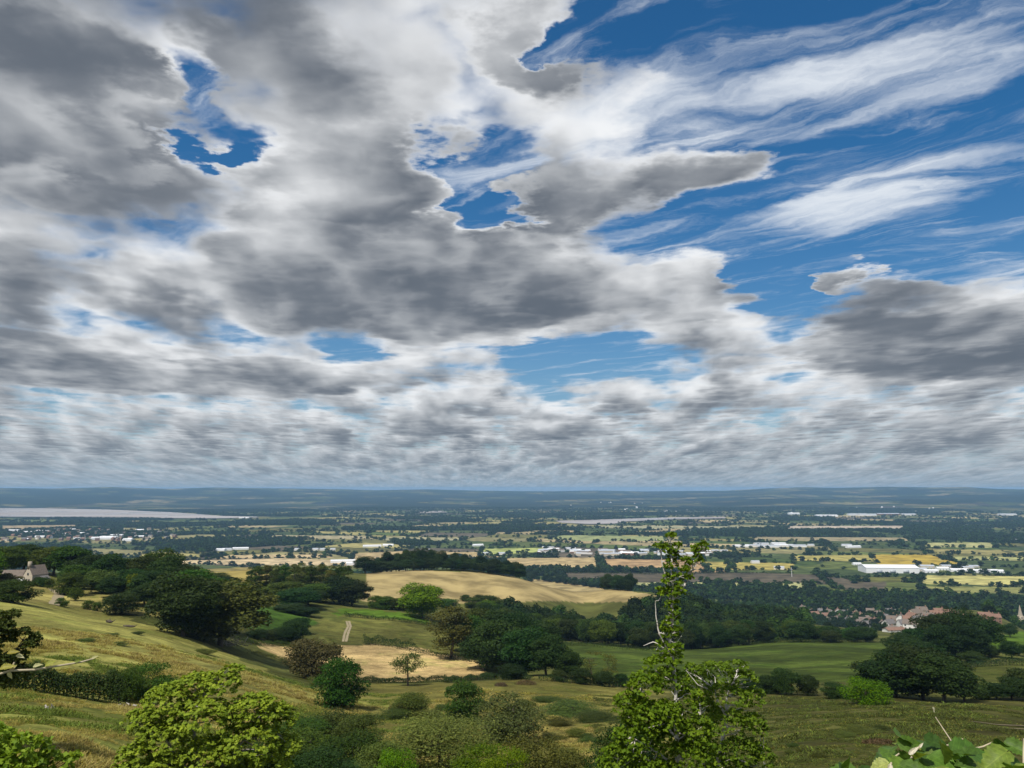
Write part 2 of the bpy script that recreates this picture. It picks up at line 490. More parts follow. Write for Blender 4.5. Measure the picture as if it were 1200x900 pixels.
# outlines in photo pixels of the fields one can make out; each is laid on the ground where those sight lines meet it
FIELDS = [
    ([(-250, 900), (-250, 690), (30, 704), (120, 716), (240, 752), (300, 780), (372, 815), (420, 850), (330, 900)], DRY),
    ([(-250, 990), (-250, 808), (60, 812), (145, 826), (330, 870), (420, 985)], (0.195, 0.198, 0.062)),
    ([(350, 830), (380, 800), (470, 802), (560, 800), (640, 790), (760, 798), (800, 850), (760, 985), (350, 985)], (0.150, 0.138, 0.046)),
    ([(290, 752), (370, 757), (400, 764), (372, 790), (335, 772)], STRAW), ([(372, 758), (440, 754), (520, 764), (572, 777), (568, 794), (470, 798), (380, 796)], STRAW),
    ([(380, 752), (400, 728), (430, 722), (520, 733), (560, 750), (556, 770), (440, 754)], MEADOW),
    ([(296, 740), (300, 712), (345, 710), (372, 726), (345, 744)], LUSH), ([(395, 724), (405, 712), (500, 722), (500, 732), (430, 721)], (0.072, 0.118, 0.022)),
    ([(360, 745), (372, 728), (402, 728), (384, 752)], MEADOW),
    ([(20, 704), (30, 684), (100, 690), (180, 700), (190, 722), (120, 716)], (0.25, 0.22, 0.085)),
    ([(225, 668), (300, 664), (320, 676), (290, 690), (235, 688)], (0.24, 0.195, 0.075)),
    ([(422, 704), (432, 671), (480, 668), (560, 671), (640, 680), (740, 693), (790, 701), (740, 706), (640, 704), (600, 706), (480, 708)], (0.30, 0.240, 0.122)),
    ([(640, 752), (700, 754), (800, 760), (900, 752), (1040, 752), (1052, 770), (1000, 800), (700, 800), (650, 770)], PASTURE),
    ([(760, 802), (880, 808), (1010, 812), (1100, 820), (1300, 812), (1400, 985), (800, 985), (800, 850), (770, 815)], (0.074, 0.072, 0.025)),  # lower right pasture: cloud shadow painted in as darker grass
    ([(1110, 782), (1200, 778), (1300, 780), (1300, 812), (1110, 812)], (0.105, 0.115, 0.033)), ([(1060, 748), (1300, 740), (1300, 766), (1100, 762)], (0.075, 0.120, 0.020)),
    ([(590, 667), (592, 654), (700, 653), (704, 668)], BARLEY), ([(708, 668), (705, 655), (800, 656), (860, 662), (850, 672)], (0.36, 0.25, 0.14)),
    ([(660, 684), (662, 671), (900, 671), (960, 674), (1000, 680), (1000, 686), (930, 684), (800, 682)], PLOUGH), ([(980, 690), (960, 676), (1040, 680), (1036, 692)], PLOUGH),
    ([(732, 689), (733, 682.5), (826, 683), (830, 690)], PALE), ([(842, 687), (842, 683), (960, 683), (940, 689)], PALE),
    ([(1080, 684), (1080, 674), (1300, 676), (1300, 688)], (0.40, 0.37, 0.16)), ([(1080, 694), (1082, 687), (1300, 689), (1300, 697)], (0.20, 0.20, 0.08)), ([(1006, 682), (1006, 676), (1070, 676), (1074, 682)], MEADOW),
    ([(1030, 662), (1020, 650), (1090, 650), (1132, 662)], GOLD), ([(830, 668), (820, 658), (930, 660), (930, 668)], (0.33, 0.28, 0.10)), ([(930, 657), (930, 651), (1020, 650), (1025, 658)], (0.33, 0.29, 0.11)),
    ([(205, 661), (206, 657), (330, 654), (420, 657), (520, 660), (520, 664)], (0.46, 0.37, 0.23)), ([(250, 654.5), (270, 650.5), (380, 649.5), (390, 653.5)], (0.43, 0.34, 0.20)), ([(410, 657), (416, 648), (470, 646), (560, 647), (590, 653)], BARLEY),
    ([(560, 652), (565, 643), (640, 642), (640, 646)], (0.33, 0.36, 0.14)), ([(690, 634), (640, 632), (660, 627), (780, 629), (780, 634)], (0.25, 0.27, 0.13)),
    ([(310, 631), (320, 627), (430, 628), (440, 632)], (0.33, 0.29, 0.18)), ([(445, 633), (455, 629), (540, 630), (540, 633.5)], (0.30, 0.28, 0.17)), ([(700, 619), (700, 616), (900, 617), (900, 620)], (0.30, 0.29, 0.18)),
    ([(920, 621.5), (925, 616.5), (1060, 616), (1060, 621)], (0.42, 0.36, 0.28)), ([(1080, 641), (1085, 636), (1160, 636), (1170, 642)], (0.34, 0.33, 0.16)), ([(880, 634), (885, 629), (1060, 630), (1070, 634)], (0.27, 0.23, 0.14)), ([(0, 622), (0, 616), (90, 615), (90, 619)], (0.30, 0.24, 0.15)), ([(1100, 656), (1110, 652), (1210, 653), (1210, 657)], (0.33, 0.33, 0.15)),
]


def in_poly(px, py, poly):
    inside = np.zeros(px.shape, bool)
    j = len(poly) - 1
    for i in range(len(poly)):
        xi, yi = poly[i]; xj, yj = poly[j]
        c = ((yi > py) != (yj > py)) & (px < (xj - xi) * (py - yi) / ((yj - yi) if yj != yi else 1e-9) + xi)
        inside ^= c
        j = i
    return inside


FPOLY = []
for poly, colr in FIELDS:
    dense = []
    for i in range(len(poly)):
        a, b = np.array(poly[i], float), np.array(poly[(i + 1) % len(poly)], float)
        for k in range(4):
            dense.append(a + (b - a) * k / 4)
    FPOLY.append(([tuple(ground(u, min(v, 1100))[:2]) for u, v in dense], colr))

# the patchwork of the vale: seeds of long fields
FIELD_SIZE = 210.0


def jitter_grid(ix, iy):
    s = np.sin(ix * 127.1 + iy * 311.7) * 43758.5453; a = s - np.floor(s)
    s = np.sin(ix * 269.5 + iy * 183.3) * 43758.5453; b = s - np.floor(s)
    return a, b


def patch(x, y):
    """(id random 0..1, second random, distance to the field edge in m) of the vale's field mosaic"""
    ang = 0.35
    wx = (fbm(x / 1500, y / 1500, 2, 61) - 0.5) * 500; wy = (fbm(x / 1500, y / 1500, 2, 62) - 0.5) * 500
    xr = ((x + wx) * math.cos(ang) - (y + wy) * math.sin(ang)) / (FIELD_SIZE * 1.25)
    yr = ((x + wx) * math.sin(ang) + (y + wy) * math.cos(ang)) / (FIELD_SIZE * 1.0)
    ix, iy = np.floor(xr), np.floor(yr)
    f1 = np.full(x.shape, 9.0); f2 = np.full(x.shape, 9.0); bx = np.zeros(x.shape); by = np.zeros(x.shape)
    for dx in (-1, 0, 1):
        for dy in (-1, 0, 1):
            a, b = jitter_grid(ix + dx, iy + dy)
            qx = ix + dx + 0.5 + (a - 0.5) * 0.62 - xr; qy = iy + dy + 0.5 + (b - 0.5) * 0.62 - yr
            d = np.maximum(np.abs(qx), np.abs(qy)) * 0.75 + np.hypot(qx, qy) * 0.25
            new = d < f1
            f2 = np.where(new, f1, np.minimum(f2, d))
            bx = np.where(new, ix + dx, bx); by = np.where(new, iy + dy, by)
            f1 = np.where(new, d, f1)
    r1, r2_ = jitter_grid(bx + 17.3, by - 4.1)
    return r1, r2_, (f2 - f1) * FIELD_SIZE * 0.5


def wooded(x, y):
    """share of woodland, 0..1"""
    D = np.hypot(x, y)
    w = fbm(x / 620, y / 420, 3, 71)
    thr = np.where(D > 6900, 0.43, 0.60)
    return np.clip((w - thr) / 0.03, 0, 1)


def field_colour(x, y):
    D = np.hypot(x, y)
    r1, r2_, e = patch(x, y)
    pal = np.array([(0.060, 0.085, 0.026), (0.080, 0.105, 0.032), (0.105, 0.125, 0.042), (0.055, 0.075, 0.028), (0.13, 0.125, 0.05), (0.34, 0.28, 0.16), (0.28, 0.25, 0.11), (0.075, 0.095, 0.035), (0.10, 0.085, 0.06), (0.22, 0.20, 0.10)])
    c = pal[np.minimum((r1 * len(pal)).astype(int), len(pal) - 1)]
    c = c * (0.85 + 0.3 * r2_)[:, None]
    hedge = np.clip(1 - (e - 3) / 6, 0, 1) * (D > 2200)
    wd = np.maximum(wooded(x, y) * (D > 1500), hedge * 0.85)
    c = c * (1 - wd[:, None]) + np.array(WOOD) * wd[:, None]
    near = D < 1250
    base = np.array((0.085, 0.090, 0.030))
    c = np.where(near[:, None], base, c)
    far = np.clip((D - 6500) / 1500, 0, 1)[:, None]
    c = c * (1 - 0.45 * far)  # far hills darkened in the colour, in place of cloud shadow
    wob = np.clip(D * 0.03, 1.0, 9.0) * (D < 430)
    xw = x + (fbm(x / 9, y / 9, 3, 81) - 0.5) * 2 * wob; yw = y + (fbm(x / 9, y / 9, 3, 82) - 0.5) * 2 * wob
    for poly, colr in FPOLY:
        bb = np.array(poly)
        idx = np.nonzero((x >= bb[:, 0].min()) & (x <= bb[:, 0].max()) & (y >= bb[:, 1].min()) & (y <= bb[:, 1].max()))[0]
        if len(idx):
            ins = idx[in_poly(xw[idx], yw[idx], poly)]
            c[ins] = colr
    lum = (c * np.array([0.3, 0.6, 0.1])).sum(1, keepdims=True)
    return np.clip(lum + (c - lum) * 1.14, 0.004, 1)


# ------------------------------------------------------------------ the ground, one sheet to the horizon
azs = np.concatenate([np.linspace(-180, -75, 12, endpoint=False), np.linspace(-75, -38, 50, endpoint=False), np.linspace(-38, 38, 620), np.linspace(38, 75, 51)[1:], np.linspace(75, 180, 13)[1:-1]])
azs = np.radians(azs)
rad = np.concatenate([[0.8, 1.6, 2.4], np.geomspace(3.2, 90, 110, endpoint=False), np.geomspace(90, 8000, 560, endpoint=False), np.geomspace(8000, 20000, 110)])
AZ, RD = np.meshgrid(azs, rad)
gx, gy = RD * np.sin(AZ), RD * np.cos(AZ)
gzv = height(gx, gy)
nr, na = gx.shape
verts = np.stack([gx.ravel(), gy.ravel(), gzv.ravel()], -1)
verts = np.concatenate([verts, [[0, 0, gz(0, 0.5)]]])
ii, jj = np.meshgrid(np.arange(nr - 1), np.arange(na), indexing='ij')
a = ii * na + jj; b = ii * na + (jj + 1) % na
quads = np.stack([a, b, b + na, a + na], -1).reshape(-1, 4)[:, ::-1]
tris = [(nr * na, (j + 1) % na, j) for j in range(na)]


def mesh_np(name, verts, faces, mat=None, smooth=False):
    """mesh from arrays; faces is an (n, 3) or (n, 4) array"""
    me = bpy.data.meshes.new(name)
    verts = np.asarray(verts, np.float32); faces = np.asarray(faces, np.int32)
    k = faces.shape[1]
    me.vertices.add(len(verts)); me.vertices.foreach_set('co', verts.ravel())
    me.loops.add(faces.size); me.loops.foreach_set('vertex_index', faces.ravel())
    me.polygons.add(len(faces)); me.polygons.foreach_set('loop_start', np.arange(0, faces.size, k, dtype=np.int32))
    if mat:
        me.materials.append(mat)
    me.update(calc_edges=True)
    if smooth:
        me.polygons.foreach_set('use_smooth', np.ones(len(faces), bool))
    me.validate()
    return me


def link(name, me, parent=None):
    o = bpy.data.objects.new(name, me)
    COL.objects.link(o)
    if parent:
        o.parent = parent
    return o


def tag(o, label=None, cat=None, group=None, kind=None):
    if label: o['label'] = label
    if cat: o['category'] = cat
    if group: o['group'] = group
    if kind: o['kind'] = kind
    return o


def ground_mat(t):
    at_ = t.new('ShaderNodeAttribute', attribute_name='field_colour')
    geo = t.new('ShaderNodeNewGeometry')
    P = geo.outputs['Position']
    col = at_.outputs['Color']
    # grass: drier and greener drifts, stretched along the contour
    mp_ = t.new('ShaderNodeMapping'); t.put(mp_.inputs['Vector'], P); mp_.inputs['Scale'].default_value = (0.8, 1.0, 1.0); mp_.inputs['Rotation'].default_value = (0, 0, 0.3)
    big = t.noise(mp_.outputs[0], 0.035, detail=5, rough=0.6)
    mid = t.noise(mp_.outputs[0], 0.22, detail=5, rough=0.65, dist=0.6)
    fine = t.noise(P, 2.2, detail=4, rough=0.7)
    k1 = t.rmap(big, 0.34, 0.66, 0.62, 1.36)
    k2 = t.rmap(mid, 0.28, 0.72, 0.62, 1.38)
    k3 = t.rmap(fine, 0.25, 0.75, 0.66, 1.34)
    k = t.m('MULTIPLY', t.m('MULTIPLY', k1, k2), k3)
    c2 = t.v('MULTIPLY', col, t.xyz(k, k, k))
    green = t.rmap(t.noise(P, 0.075, detail=6, rough=0.62, dist=0.8), 0.50, 0.66, 0.0, 0.55)
    c3 = t.mix(green, c2, t.v('MULTIPLY', c2, (0.58, 0.80, 0.50)))
    bare = t.rmap(t.noise(P, 0.11, detail=7, rough=0.68), 0.66, 0.74, 0.0, 0.5)
    dist_ = t.v('LENGTH', t.v('SUBTRACT', P, (0, 0, 200)))
    nearf = t.rmap(dist_, 300, 700, 1.0, 0.0)
    c4 = t.mix(t.m('MULTIPLY', bare, nearf), c3, (0.26, 0.20, 0.125))
    # far off, only the large drifts remain
    c5 = t.mix(nearf, t.v('MULTIPLY', col, t.xyz(k1, k1, k1)), c4)
    bump = t.new('ShaderNodeBump'); bump.inputs['Strength'].default_value = 0.7; bump.inputs['Distance'].default_value = 0.25
    t.put(bump.inputs['Height'], t.noise(P, 1.1, detail=6, rough=0.7))
    return bsdf(t, c5, 0.95, 0.05, bump.outputs[0])


gm = bpy.data.meshes.new('ground')
gm = mesh_np('ground', verts, quads, material('ground_mat', ground_mat), smooth=True)
fc = np.ones((len(verts), 4), np.float32)
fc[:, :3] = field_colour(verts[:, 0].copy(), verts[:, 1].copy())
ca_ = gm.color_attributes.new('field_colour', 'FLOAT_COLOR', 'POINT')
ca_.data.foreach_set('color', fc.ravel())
g_obj = tag(link('ground', gm), kind='structure')

# ------------------------------------------------------------------ the tidal river
def water_mat(t):
    geo = t.new('ShaderNodeNewGeometry')
    f = t.noise(geo.outputs['Position'], 0.0016, detail=5, rough=0.6)
    mp_ = t.new('ShaderNodeMapping'); t.put(mp_.inputs['Vector'], geo.outputs['Position']); mp_.inputs['Scale'].default_value = (0.3, 1.6, 1)
    f2 = t.noise(mp_.outputs[0], 0.0022, detail=5, rough=0.6)
    c = t.mix(t.rmap(f2, 0.4, 0.62), (0.30, 0.25, 0.21), (0.46, 0.40, 0.35))
    return bsdf(t, c, t.rmap(f, 0.35, 0.65, 0.25, 0.5), 0.4)


def river(outline):
    P = []
    for u, v in outline:
        d = ray(u, v); t_ = (7.5 - 200) / d[2]
        P.append((d[0] * t_, d[1] * t_, 0.0))
    bm = bmesh.new()
    vs = [bm.verts.new(p) for p in P]
    f = bm.faces.new(vs)
    bmesh.ops.triangulate(bm, faces=[f])
    me = bpy.data.meshes.new('river'); bm.to_mesh(me); bm.free()
    me.materials.append(material('river_mat', water_mat))
    o = link('river', me); o.location.z = 9.6
    if sum((P[i][0] * P[(i + 1) % len(P)][1] - P[(i + 1) % len(P)][0] * P[i][1]) for i in range(len(P))) < 0:
        me.flip_normals()
    return tag(o, kind='structure')


river([(-500, 593.5), (0, 594.5), (60, 596), (130, 597.5), (200, 600.5), (262, 605.0), (300, 605.8), (304, 606.6), (262, 607.6), (200, 607.6), (100, 606.6), (0, 605.8), (-500, 605)])
river([(650, 610.6), (700, 609.2), (790, 606.6), (850, 606.0), (850, 607.6), (790, 608.8), (735, 611.2), (720, 614.0), (690, 614.6), (658, 612.8)])
river([(484, 599.6), (520, 598.8), (524, 600.6), (490, 601.4)])

# ================================================================== foliage
def unit(a):
    return a / np.maximum(np.linalg.norm(a, axis=-1, keepdims=True), 1e-9)


def rand_dirs(n, g):
    return unit(g.normal(size=(n, 3)))


def leaf_cloud(c, outw, size, g, aspect=0.62, up=0.35, spread=0.8, fold=0.12, lift=0.0):
    """leaf blades (folded rhombs) at points c, faces turned roughly outward and up"""
    n = len(c)
    nor = unit(outw * 0.7 + rand_dirs(n, g) * spread + np.array([0, 0, up]))
    t = unit(np.cross(nor, rand_dirs(n, g)))
    b = np.cross(nor, t)
    L = (size * g.uniform(0.65, 1.3, n))[:, None]
    w = L * aspect
    v = np.stack([c - t * L * 0.5, c + b * w * 0.5 - nor * L * fold - t * L * 0.05, c + t * L * 0.5 - nor * L * lift, c - b * w * 0.5 - nor * L * fold - t * L * 0.05], 1)
    f = np.arange(n * 4).reshape(n, 4)
    tint = np.repeat(g.uniform(0, 1, n), 4)
    return v.reshape(-1, 3), f, tint


def tube(path, r0, r1, sides=6, cap=True):
    """tapered tube along a polyline, as verts and quads"""
    path = np.asarray(path, float); n = len(path)
    tang = unit(np.gradient(path, axis=0))
    ref = np.where(np.abs(tang[:, 2:3]) > 0.9, np.array([[1.0, 0, 0]]), np.array([[0, 0, 1.0]]))
    a = unit(np.cross(tang, ref)); b = np.cross(tang, a)
    rr = np.linspace(r0, r1, n)[:, None, None] if np.isscalar(r0) else np.asarray(r0)[:, None, None]
    th = np.linspace(0, 2 * np.pi, sides, endpoint=False)
    ring = path[:, None, :] + rr * (np.cos(th)[None, :, None] * a[:, None, :] + np.sin(th)[None, :, None] * b[:, None, :])
    v = ring.reshape(-1, 3)
    i, j = np.meshgrid(np.arange(n - 1), np.arange(sides), indexing='ij')
    q = np.stack([i * sides + j, i * sides + (j + 1) % sides, (i + 1) * sides + (j + 1) % sides, (i + 1) * sides + j], -1).reshape(-1, 4)
    return v, q


def join(parts):
    vs, fs, ts, o = [], [], [], 0
    for p in parts:
        vs.append(p[0]); fs.append(p[1] + o); o += len(p[0])
        ts.append(p[2] if len(p) > 2 else np.full(len(p[0]), 0.5))
    return np.concatenate(vs), np.concatenate(fs), np.concatenate(ts)


def with_tint(me, tint):
    a = me.attributes.new('tint', 'FLOAT', 'POINT')
    a.data.foreach_set('value', np.asarray(tint, np.float32))
    return me


def leaf_mat(t, base=None, trans=0.28, rough=0.6, spec=0.12):
    at_ = t.new('ShaderNodeAttribute', attribute_name='tint')
    oi = t.new('ShaderNodeObjectInfo')
    col = oi.outputs['Color'] if base is None else t.xyz(*base)
    r = oi.outputs['Random']
    if base is None:
        k = t.rmap(at_.outputs['Fac'], 0, 1, 0.62, 1.45, smooth=False)
    else:
        k = t.m('MULTIPLY', t.rmap(at_.outputs['Fac'], 0, 1, 0.62, 1.45, smooth=False), t.rmap(r, 0, 1, 0.6, 1.5, smooth=False))
    c = t.v('SCALE', col, None, k)
    hs_ = t.new('ShaderNodeHueSaturation'); t.put(hs_.inputs['Color'], c); hs_.inputs['Saturation'].default_value = 1.18
    t.put(hs_.inputs['Hue'], t.m('ADD', t.rmap(at_.outputs['Fac'], 0, 1, 0.515, 0.482, smooth=False), t.rmap(r, 0, 1, -0.012, 0.016, smooth=False)))
    s1 = bsdf(t, hs_.outputs[0], rough, spec)
    tr = t.new('ShaderNodeBsdfTranslucent'); t.put(tr.inputs['Color'], t.v('MULTIPLY', hs_.outputs[0], (1.5, 1.45, 0.6)))
    mx = t.new('ShaderNodeMixShader'); mx.inputs[0].default_value = trans
    t.l.new(s1, mx.inputs[1]); t.l.new(tr.outputs[0], mx.inputs[2])
    return mx.outputs[0]


LEAF = material('leaf_mat', leaf_mat)
BARK = solid('bark_mat', (0.095, 0.078, 0.060), 0.95, 0.1, 0.45, 3.0)


def pale_bark(t):
    c = t.new('ShaderNodeTexCoord')
    mp_ = t.new('ShaderNodeMapping'); t.put(mp_.inputs['Vector'], c.outputs['Object']); mp_.inputs['Scale'].default_value = (4, 4, 14)
    f = t.noise(mp_.outputs[0], 1.0, detail=5, rough=0.7)
    return bsdf(t, t.mix(t.rmap(f, 0.52, 0.66), (0.60, 0.56, 0.50), (0.10, 0.085, 0.07)), 0.8, 0.2)


PALE_BARK = material('pale_bark_mat', pale_bark)
GREY_WOOD = solid('weathered_wood_mat', (0.36, 0.33, 0.29), 0.9, 0.1, 0.35, 4.0)


def crown_lobes(g, height, width, base, n, shape='dome', lob=1.0):
    """centres and radii of the leaf masses of a crown"""
    cs, rs = [], []
    ch = height - base
    for i in range(n):
        d = rand_dirs(1, g)[0]; rad_ = g.uniform(0.25, 1.0) ** 0.45
        x, y, z = d * rad_
        if shape == 'dome':
            zz = base + ch * (0.5 + 0.42 * z); taper = 1.0 - 0.28 * max(z, 0) ** 2 - 0.18 * max(-z, 0)
        elif shape == 'column':
            zz = base + ch * (0.5 + 0.46 * z); taper = 1.0 - 0.45 * max(z, 0) ** 1.5
        elif shape == 'bush':
            zz = base + ch * (0.42 + 0.46 * z); taper = 1.0 - 0.22 * max(z, 0) ** 2
        else:
            zz = base + ch * (0.5 + 0.45 * z); taper = 1.0 - 0.5 * max(z, 0)
        r = g.uniform(0.13, 0.24) * width * lob
        cs.append((x * (width / 2 - r * 0.8) * taper, y * (width / 2 - r * 0.8) * taper, min(max(zz, r * 0.55), height - r * 0.75)))
        rs.append(r)
    return np.array(cs), np.array(rs)


def lobe_leaves(cs, rs, per_area, size, g, squash=0.85, inner=0.72, **kw):
    P, O = [], []
    for c, r in zip(cs, rs):
        n = max(int(per_area * r * r), 6)
        d = rand_dirs(n, g)
        d[:, 2] = np.where(d[:, 2] < -0.35, -d[:, 2] * 0.6, d[:, 2])
        d = unit(d)
        # each mass is broken into tufts
        bump = 1 + 0.16 * np.sin(d[:, 0] * 5.1 + r * 9 + c[0]) * np.sin(d[:, 1] * 4.7 + c[1] * 3) + 0.10 * np.sin(d[:, 2] * 9 + c[2] * 5)
        rad_ = r * g.uniform(inner, 1.08, n) * bump
        P.append(c + d * rad_[:, None] * np.array([1, 1, squash])); O.append(d)
    P = np.concatenate(P); O = np.concatenate(O)
    P[:, 2] = np.maximum(P[:, 2], 0.05)
    return leaf_cloud(P, O, size, g, **kw)


def limbs(g, cs, rs, height, base, r0, n=9, lean=0.03, sides=6, bend=0.12):
    """trunk and the main limbs to the leaf masses"""
    fork = base + (height - base) * 0.35
    top = np.array([g.normal() * lean * height, g.normal() * lean * height, base + (height - base) * 0.72])
    tp = np.array([(0, 0, -0.5), (0, 0, 0), (top[0] * 0.3, top[1] * 0.3, fork * 0.5), (top[0] * 0.6, top[1] * 0.6, fork), top])
    rr = np.array([r0 * 1.5, r0 * 1.25, r0, r0 * 0.8, r0 * 0.25])
    parts = [tube(tp, rr, 0, 8)]
    pick = g.permutation(len(cs))[:n]
    for i in pick:
        e = cs[i]; f = g.uniform(0.35, 0.95)
        s = tp[2] * (1 - f) + tp[4] * f if f < 0.5 else tp[3] * (1 - f) + tp[4] * f
        s = np.array([s[0], s[1], min(s[2], max(e[2] - 0.1 * height, base * 0.8))])
        m_ = (s + e) / 2 + np.array([0, 0, -bend * np.linalg.norm(e - s)]) + g.normal(size=3) * 0.04 * height
        parts.append(tube(np.array([s, s * 0.6 + m_ * 0.4, m_, m_ * 0.4 + e * 0.6, e]), r0 * 0.38, r0 * 0.07, max(sides - 1, 4)))
    return join(parts)


PROTO = {}


def proto(key, seed, height, width, base, lobes, per_area, size, shape='dome', trunk=0.28, nl=9, squash=0.85, **kw):
    g = np.random.default_rng(seed)
    cs, rs = crown_lobes(g, height, width, base, lobes, shape)
    v, f, t_ = lobe_leaves(cs, rs, per_area, size, g, squash=squash, **kw)
    v[:, 2] *= height / v[:, 2].max()
    crown = with_tint(mesh_np('crown_' + key, v, f, LEAF), t_)
    tv, tf, _ = limbs(g, cs, rs, height, base, trunk, nl)
    tr = mesh_np('trunk_' + key, tv, tf, BARK, smooth=True)
    wx = np.percentile(np.abs(v[:, 0]), 98) * 2
    PROTO.setdefault(key.split('.')[0], []).append((crown, tr, height, wx))


for i in range(5):
    proto('broad.%d' % i, 100 + i, 14.0, 12.5, 0.7 + 0.25 * i, 40, 62, 0.50, 'dome')
for i in range(3):
    proto('ash.%d' % i, 200 + i, 15.0, 9.5, 1.6, 28, 44, 0.46, 'oval', 0.24, 12, inner=0.5)
for i in range(3):
    proto('column.%d' % i, 300 + i, 17.0, 6.2, 1.5, 26, 90, 0.46, 'column', 0.22, 8)
for i in range(4):
    proto('bush.%d' % i, 400 + i, 4.0, 4.6, 0.0, 26, 190, 0.24, 'bush', 0.08, 10)
for i in range(3):
    proto('thorn.%d' % i, 500 + i, 4.4, 5.2, 0.2, 30, 330, 0.15, 'bush', 0.09, 14, inner=0.55)
for i in range(2):
    proto('dense.%d' % i, 600 + i, 8.0, 8.0, 0.3, 38, 150, 0.30, 'bush', 0.2, 8, inner=0.85)
proto('willow.0', 650, 4.4, 5.2, 0.1, 34, 620, 0.115, 'bush', 0.09, 16, inner=0.5, aspect=0.4)
proto('lone.0', 700, 9.0, 7.6, 2.6, 22, 70, 0.30, 'dome', 0.16, 12, inner=0.5)
proto('loose.0', 710, 12.0, 6.5, 1.5, 20, 46, 0.32, 'oval', 0.12, 14, inner=0.35)
proto('loose.1', 711, 12.0, 5.5, 1.5, 17, 40, 0.32, 'oval', 0.12, 14, inner=0.35)

DARK, MID, FRESH, OLIVE, RUSSET, YELLOW, SILVER = (0.024, 0.043, 0.013), (0.044, 0.074, 0.018), (0.085, 0.140, 0.024), (0.075, 0.092, 0.028), (0.056, 0.060, 0.028), (0.17, 0.20, 0.035), (0.115, 0.155, 0.050)  # DARK also carries the cloud shade over the woods
NTREE = 0


def plant(kind, name, x, y, h, w, colr, label, cat, group=None, stem='trunk', crown='crown'):
    """one tree or shrub: an Empty on the ground > crown, trunk"""
    global NTREE
    P_ = PROTO[kind]; c_me, t_me, ph, pw_ = P_[NTREE % len(P_)]
    e = bpy.data.objects.new(name, None); e.empty_display_size = 0.5
    COL.objects.link(e)
    e.location = (x, y, gz(x, y) - 0.05)
    e.rotation_euler = (0, 0, rng.uniform(0, 6.28))
    sx = w / pw_
    e.scale = (sx * rng.uniform(0.94, 1.06), sx * rng.uniform(0.94, 1.06), h / ph)
    a = link(crown, c_me, e); b = link(stem, t_me, e)
    k = rng.uniform(0.68, 1.42)
    a.color = (colr[0] * k * rng.uniform(0.85, 1.25), colr[1] * k, colr[2] * k, 1)
    tag(e, label, cat, group)
    NTREE += 1
    return e


def plant_px(kind, name, u, vb, vt, w, colr, label, cat, group=None, D=None, **kw):
    """stand it where photo pixel (u, vb) meets the ground (or D metres out), as tall and wide as it looks there"""
    p = ground(u, vb) if D is None else at(u, D)
    d_ = math.hypot(p[0], p[1])
    vbase = project(*p)[1]
    m_px = p[1] / FPX
    return plant(kind, name, p[0], p[1], max((vbase - vt) * m_px, 0.4), w * m_px, colr, label, cat, group, **kw)


# ------------------------------------------------------------------ trees round the farmhouse on the spur
G1 = 'trees sheltering the stone farmhouse'
for (u, vb, vt, w, D, c) in [(-22, 690, 638, 54, 300, FRESH), (14, 0, 640, 38, 352, MID), (36, 0, 639, 44, 372, DARK), (70, 0, 641, 44, 362, MID), (90, 0, 640, 44, 352, (0.062, 0.105, 0.022)), (104, 0, 652, 34, 345, DARK)]:
    plant_px('broad', 'broadleaf_tree', u, vb, vt, w, c, 'tall leafy tree standing close behind the stone farmhouse', 'tree', G1, D)
G2 = 'dark trees along the edge of the spur'
for (u, vb, vt, w, D, c) in [(118, 0, 650, 42, 330, DARK), (134, 0, 650, 36, 318, DARK), (152, 0, 655, 38, 325, DARK), (172, 0, 652, 40, 318, DARK), (192, 0, 643, 40, 320, MID), (206, 0, 650, 44, 300, DARK), (100, 0, 662, 36, 315, (0.058, 0.098, 0.022)), (160, 0, 667, 40, 290, DARK), (186, 0, 668, 44, 280, DARK), (128, 0, 668, 34, 300, OLIVE), (226, 0, 664, 44, 290, DARK), (144, 0, 676, 34, 285, DARK), (178, 0, 684, 36, 268, DARK)]:
    plant_px('broad', 'broadleaf_tree', u, vb, vt, w, c, 'dark broadleaf tree in the belt between farmhouse and rounded big trees', 'tree', G2, D)
plant_px('bush', 'yellowing_shrub', 163, 0, 672, 16, YELLOW, 'small yellow-green shrub among the dark trees on the spur', 'shrub', None, 282, stem='stems', crown='foliage')
plant_px('broad', 'broadleaf_tree', 214, 746, 672, 72, DARK, 'big dark rounded tree at the foot of the dry field beside the largest olive tree', 'tree')
plant_px('broad', 'broadleaf_tree', 258, 757, 682, 94, OLIVE, 'largest olive-green rounded tree at the lower edge of the dry field', 'tree')
plant_px('broad', 'broadleaf_tree', 236, 0, 668, 62, MID, 'leafy tree rising behind the two big rounded trees', 'tree', None, 262)
plant_px('dense', 'round_shrub', 82, 697, 671, 34, MID, 'rounded green shrub just below the farmhouse garden', 'shrub', stem='stems', crown='foliage')
plant_px('dense', 'round_shrub', 142, 720, 695, 35, DARK, 'dark rounded shrub on the upper edge of the dry field', 'shrub', stem='stems', crown='foliage')
plant_px('dense', 'round_shrub', 14, 706, 680, 52, MID, 'broad green shrub at the top of the dry field near the farmhouse drive', 'shrub', stem='stems', crown='foliage')
plant_px('bush', 'round_shrub', 8, 688, 672, 32, OLIVE, 'olive shrub between farmhouse and broad green shrub', 'shrub', stem='stems', crown='foliage')
for (u, vb, vt, w) in [(88, 704, 688, 14), (73, 711, 700, 13), (103, 714, 703, 12), (114, 716, 705, 11), (50, 688, 676, 14), (42, 686, 676, 12), (58, 690, 678, 10)]:
    plant_px('bush', 'small_bush', u, vb, vt, w, MID, 'small bush on the rough grass below the farmhouse', 'bush', 'small bushes below the farmhouse', stem='stems', crown='foliage')
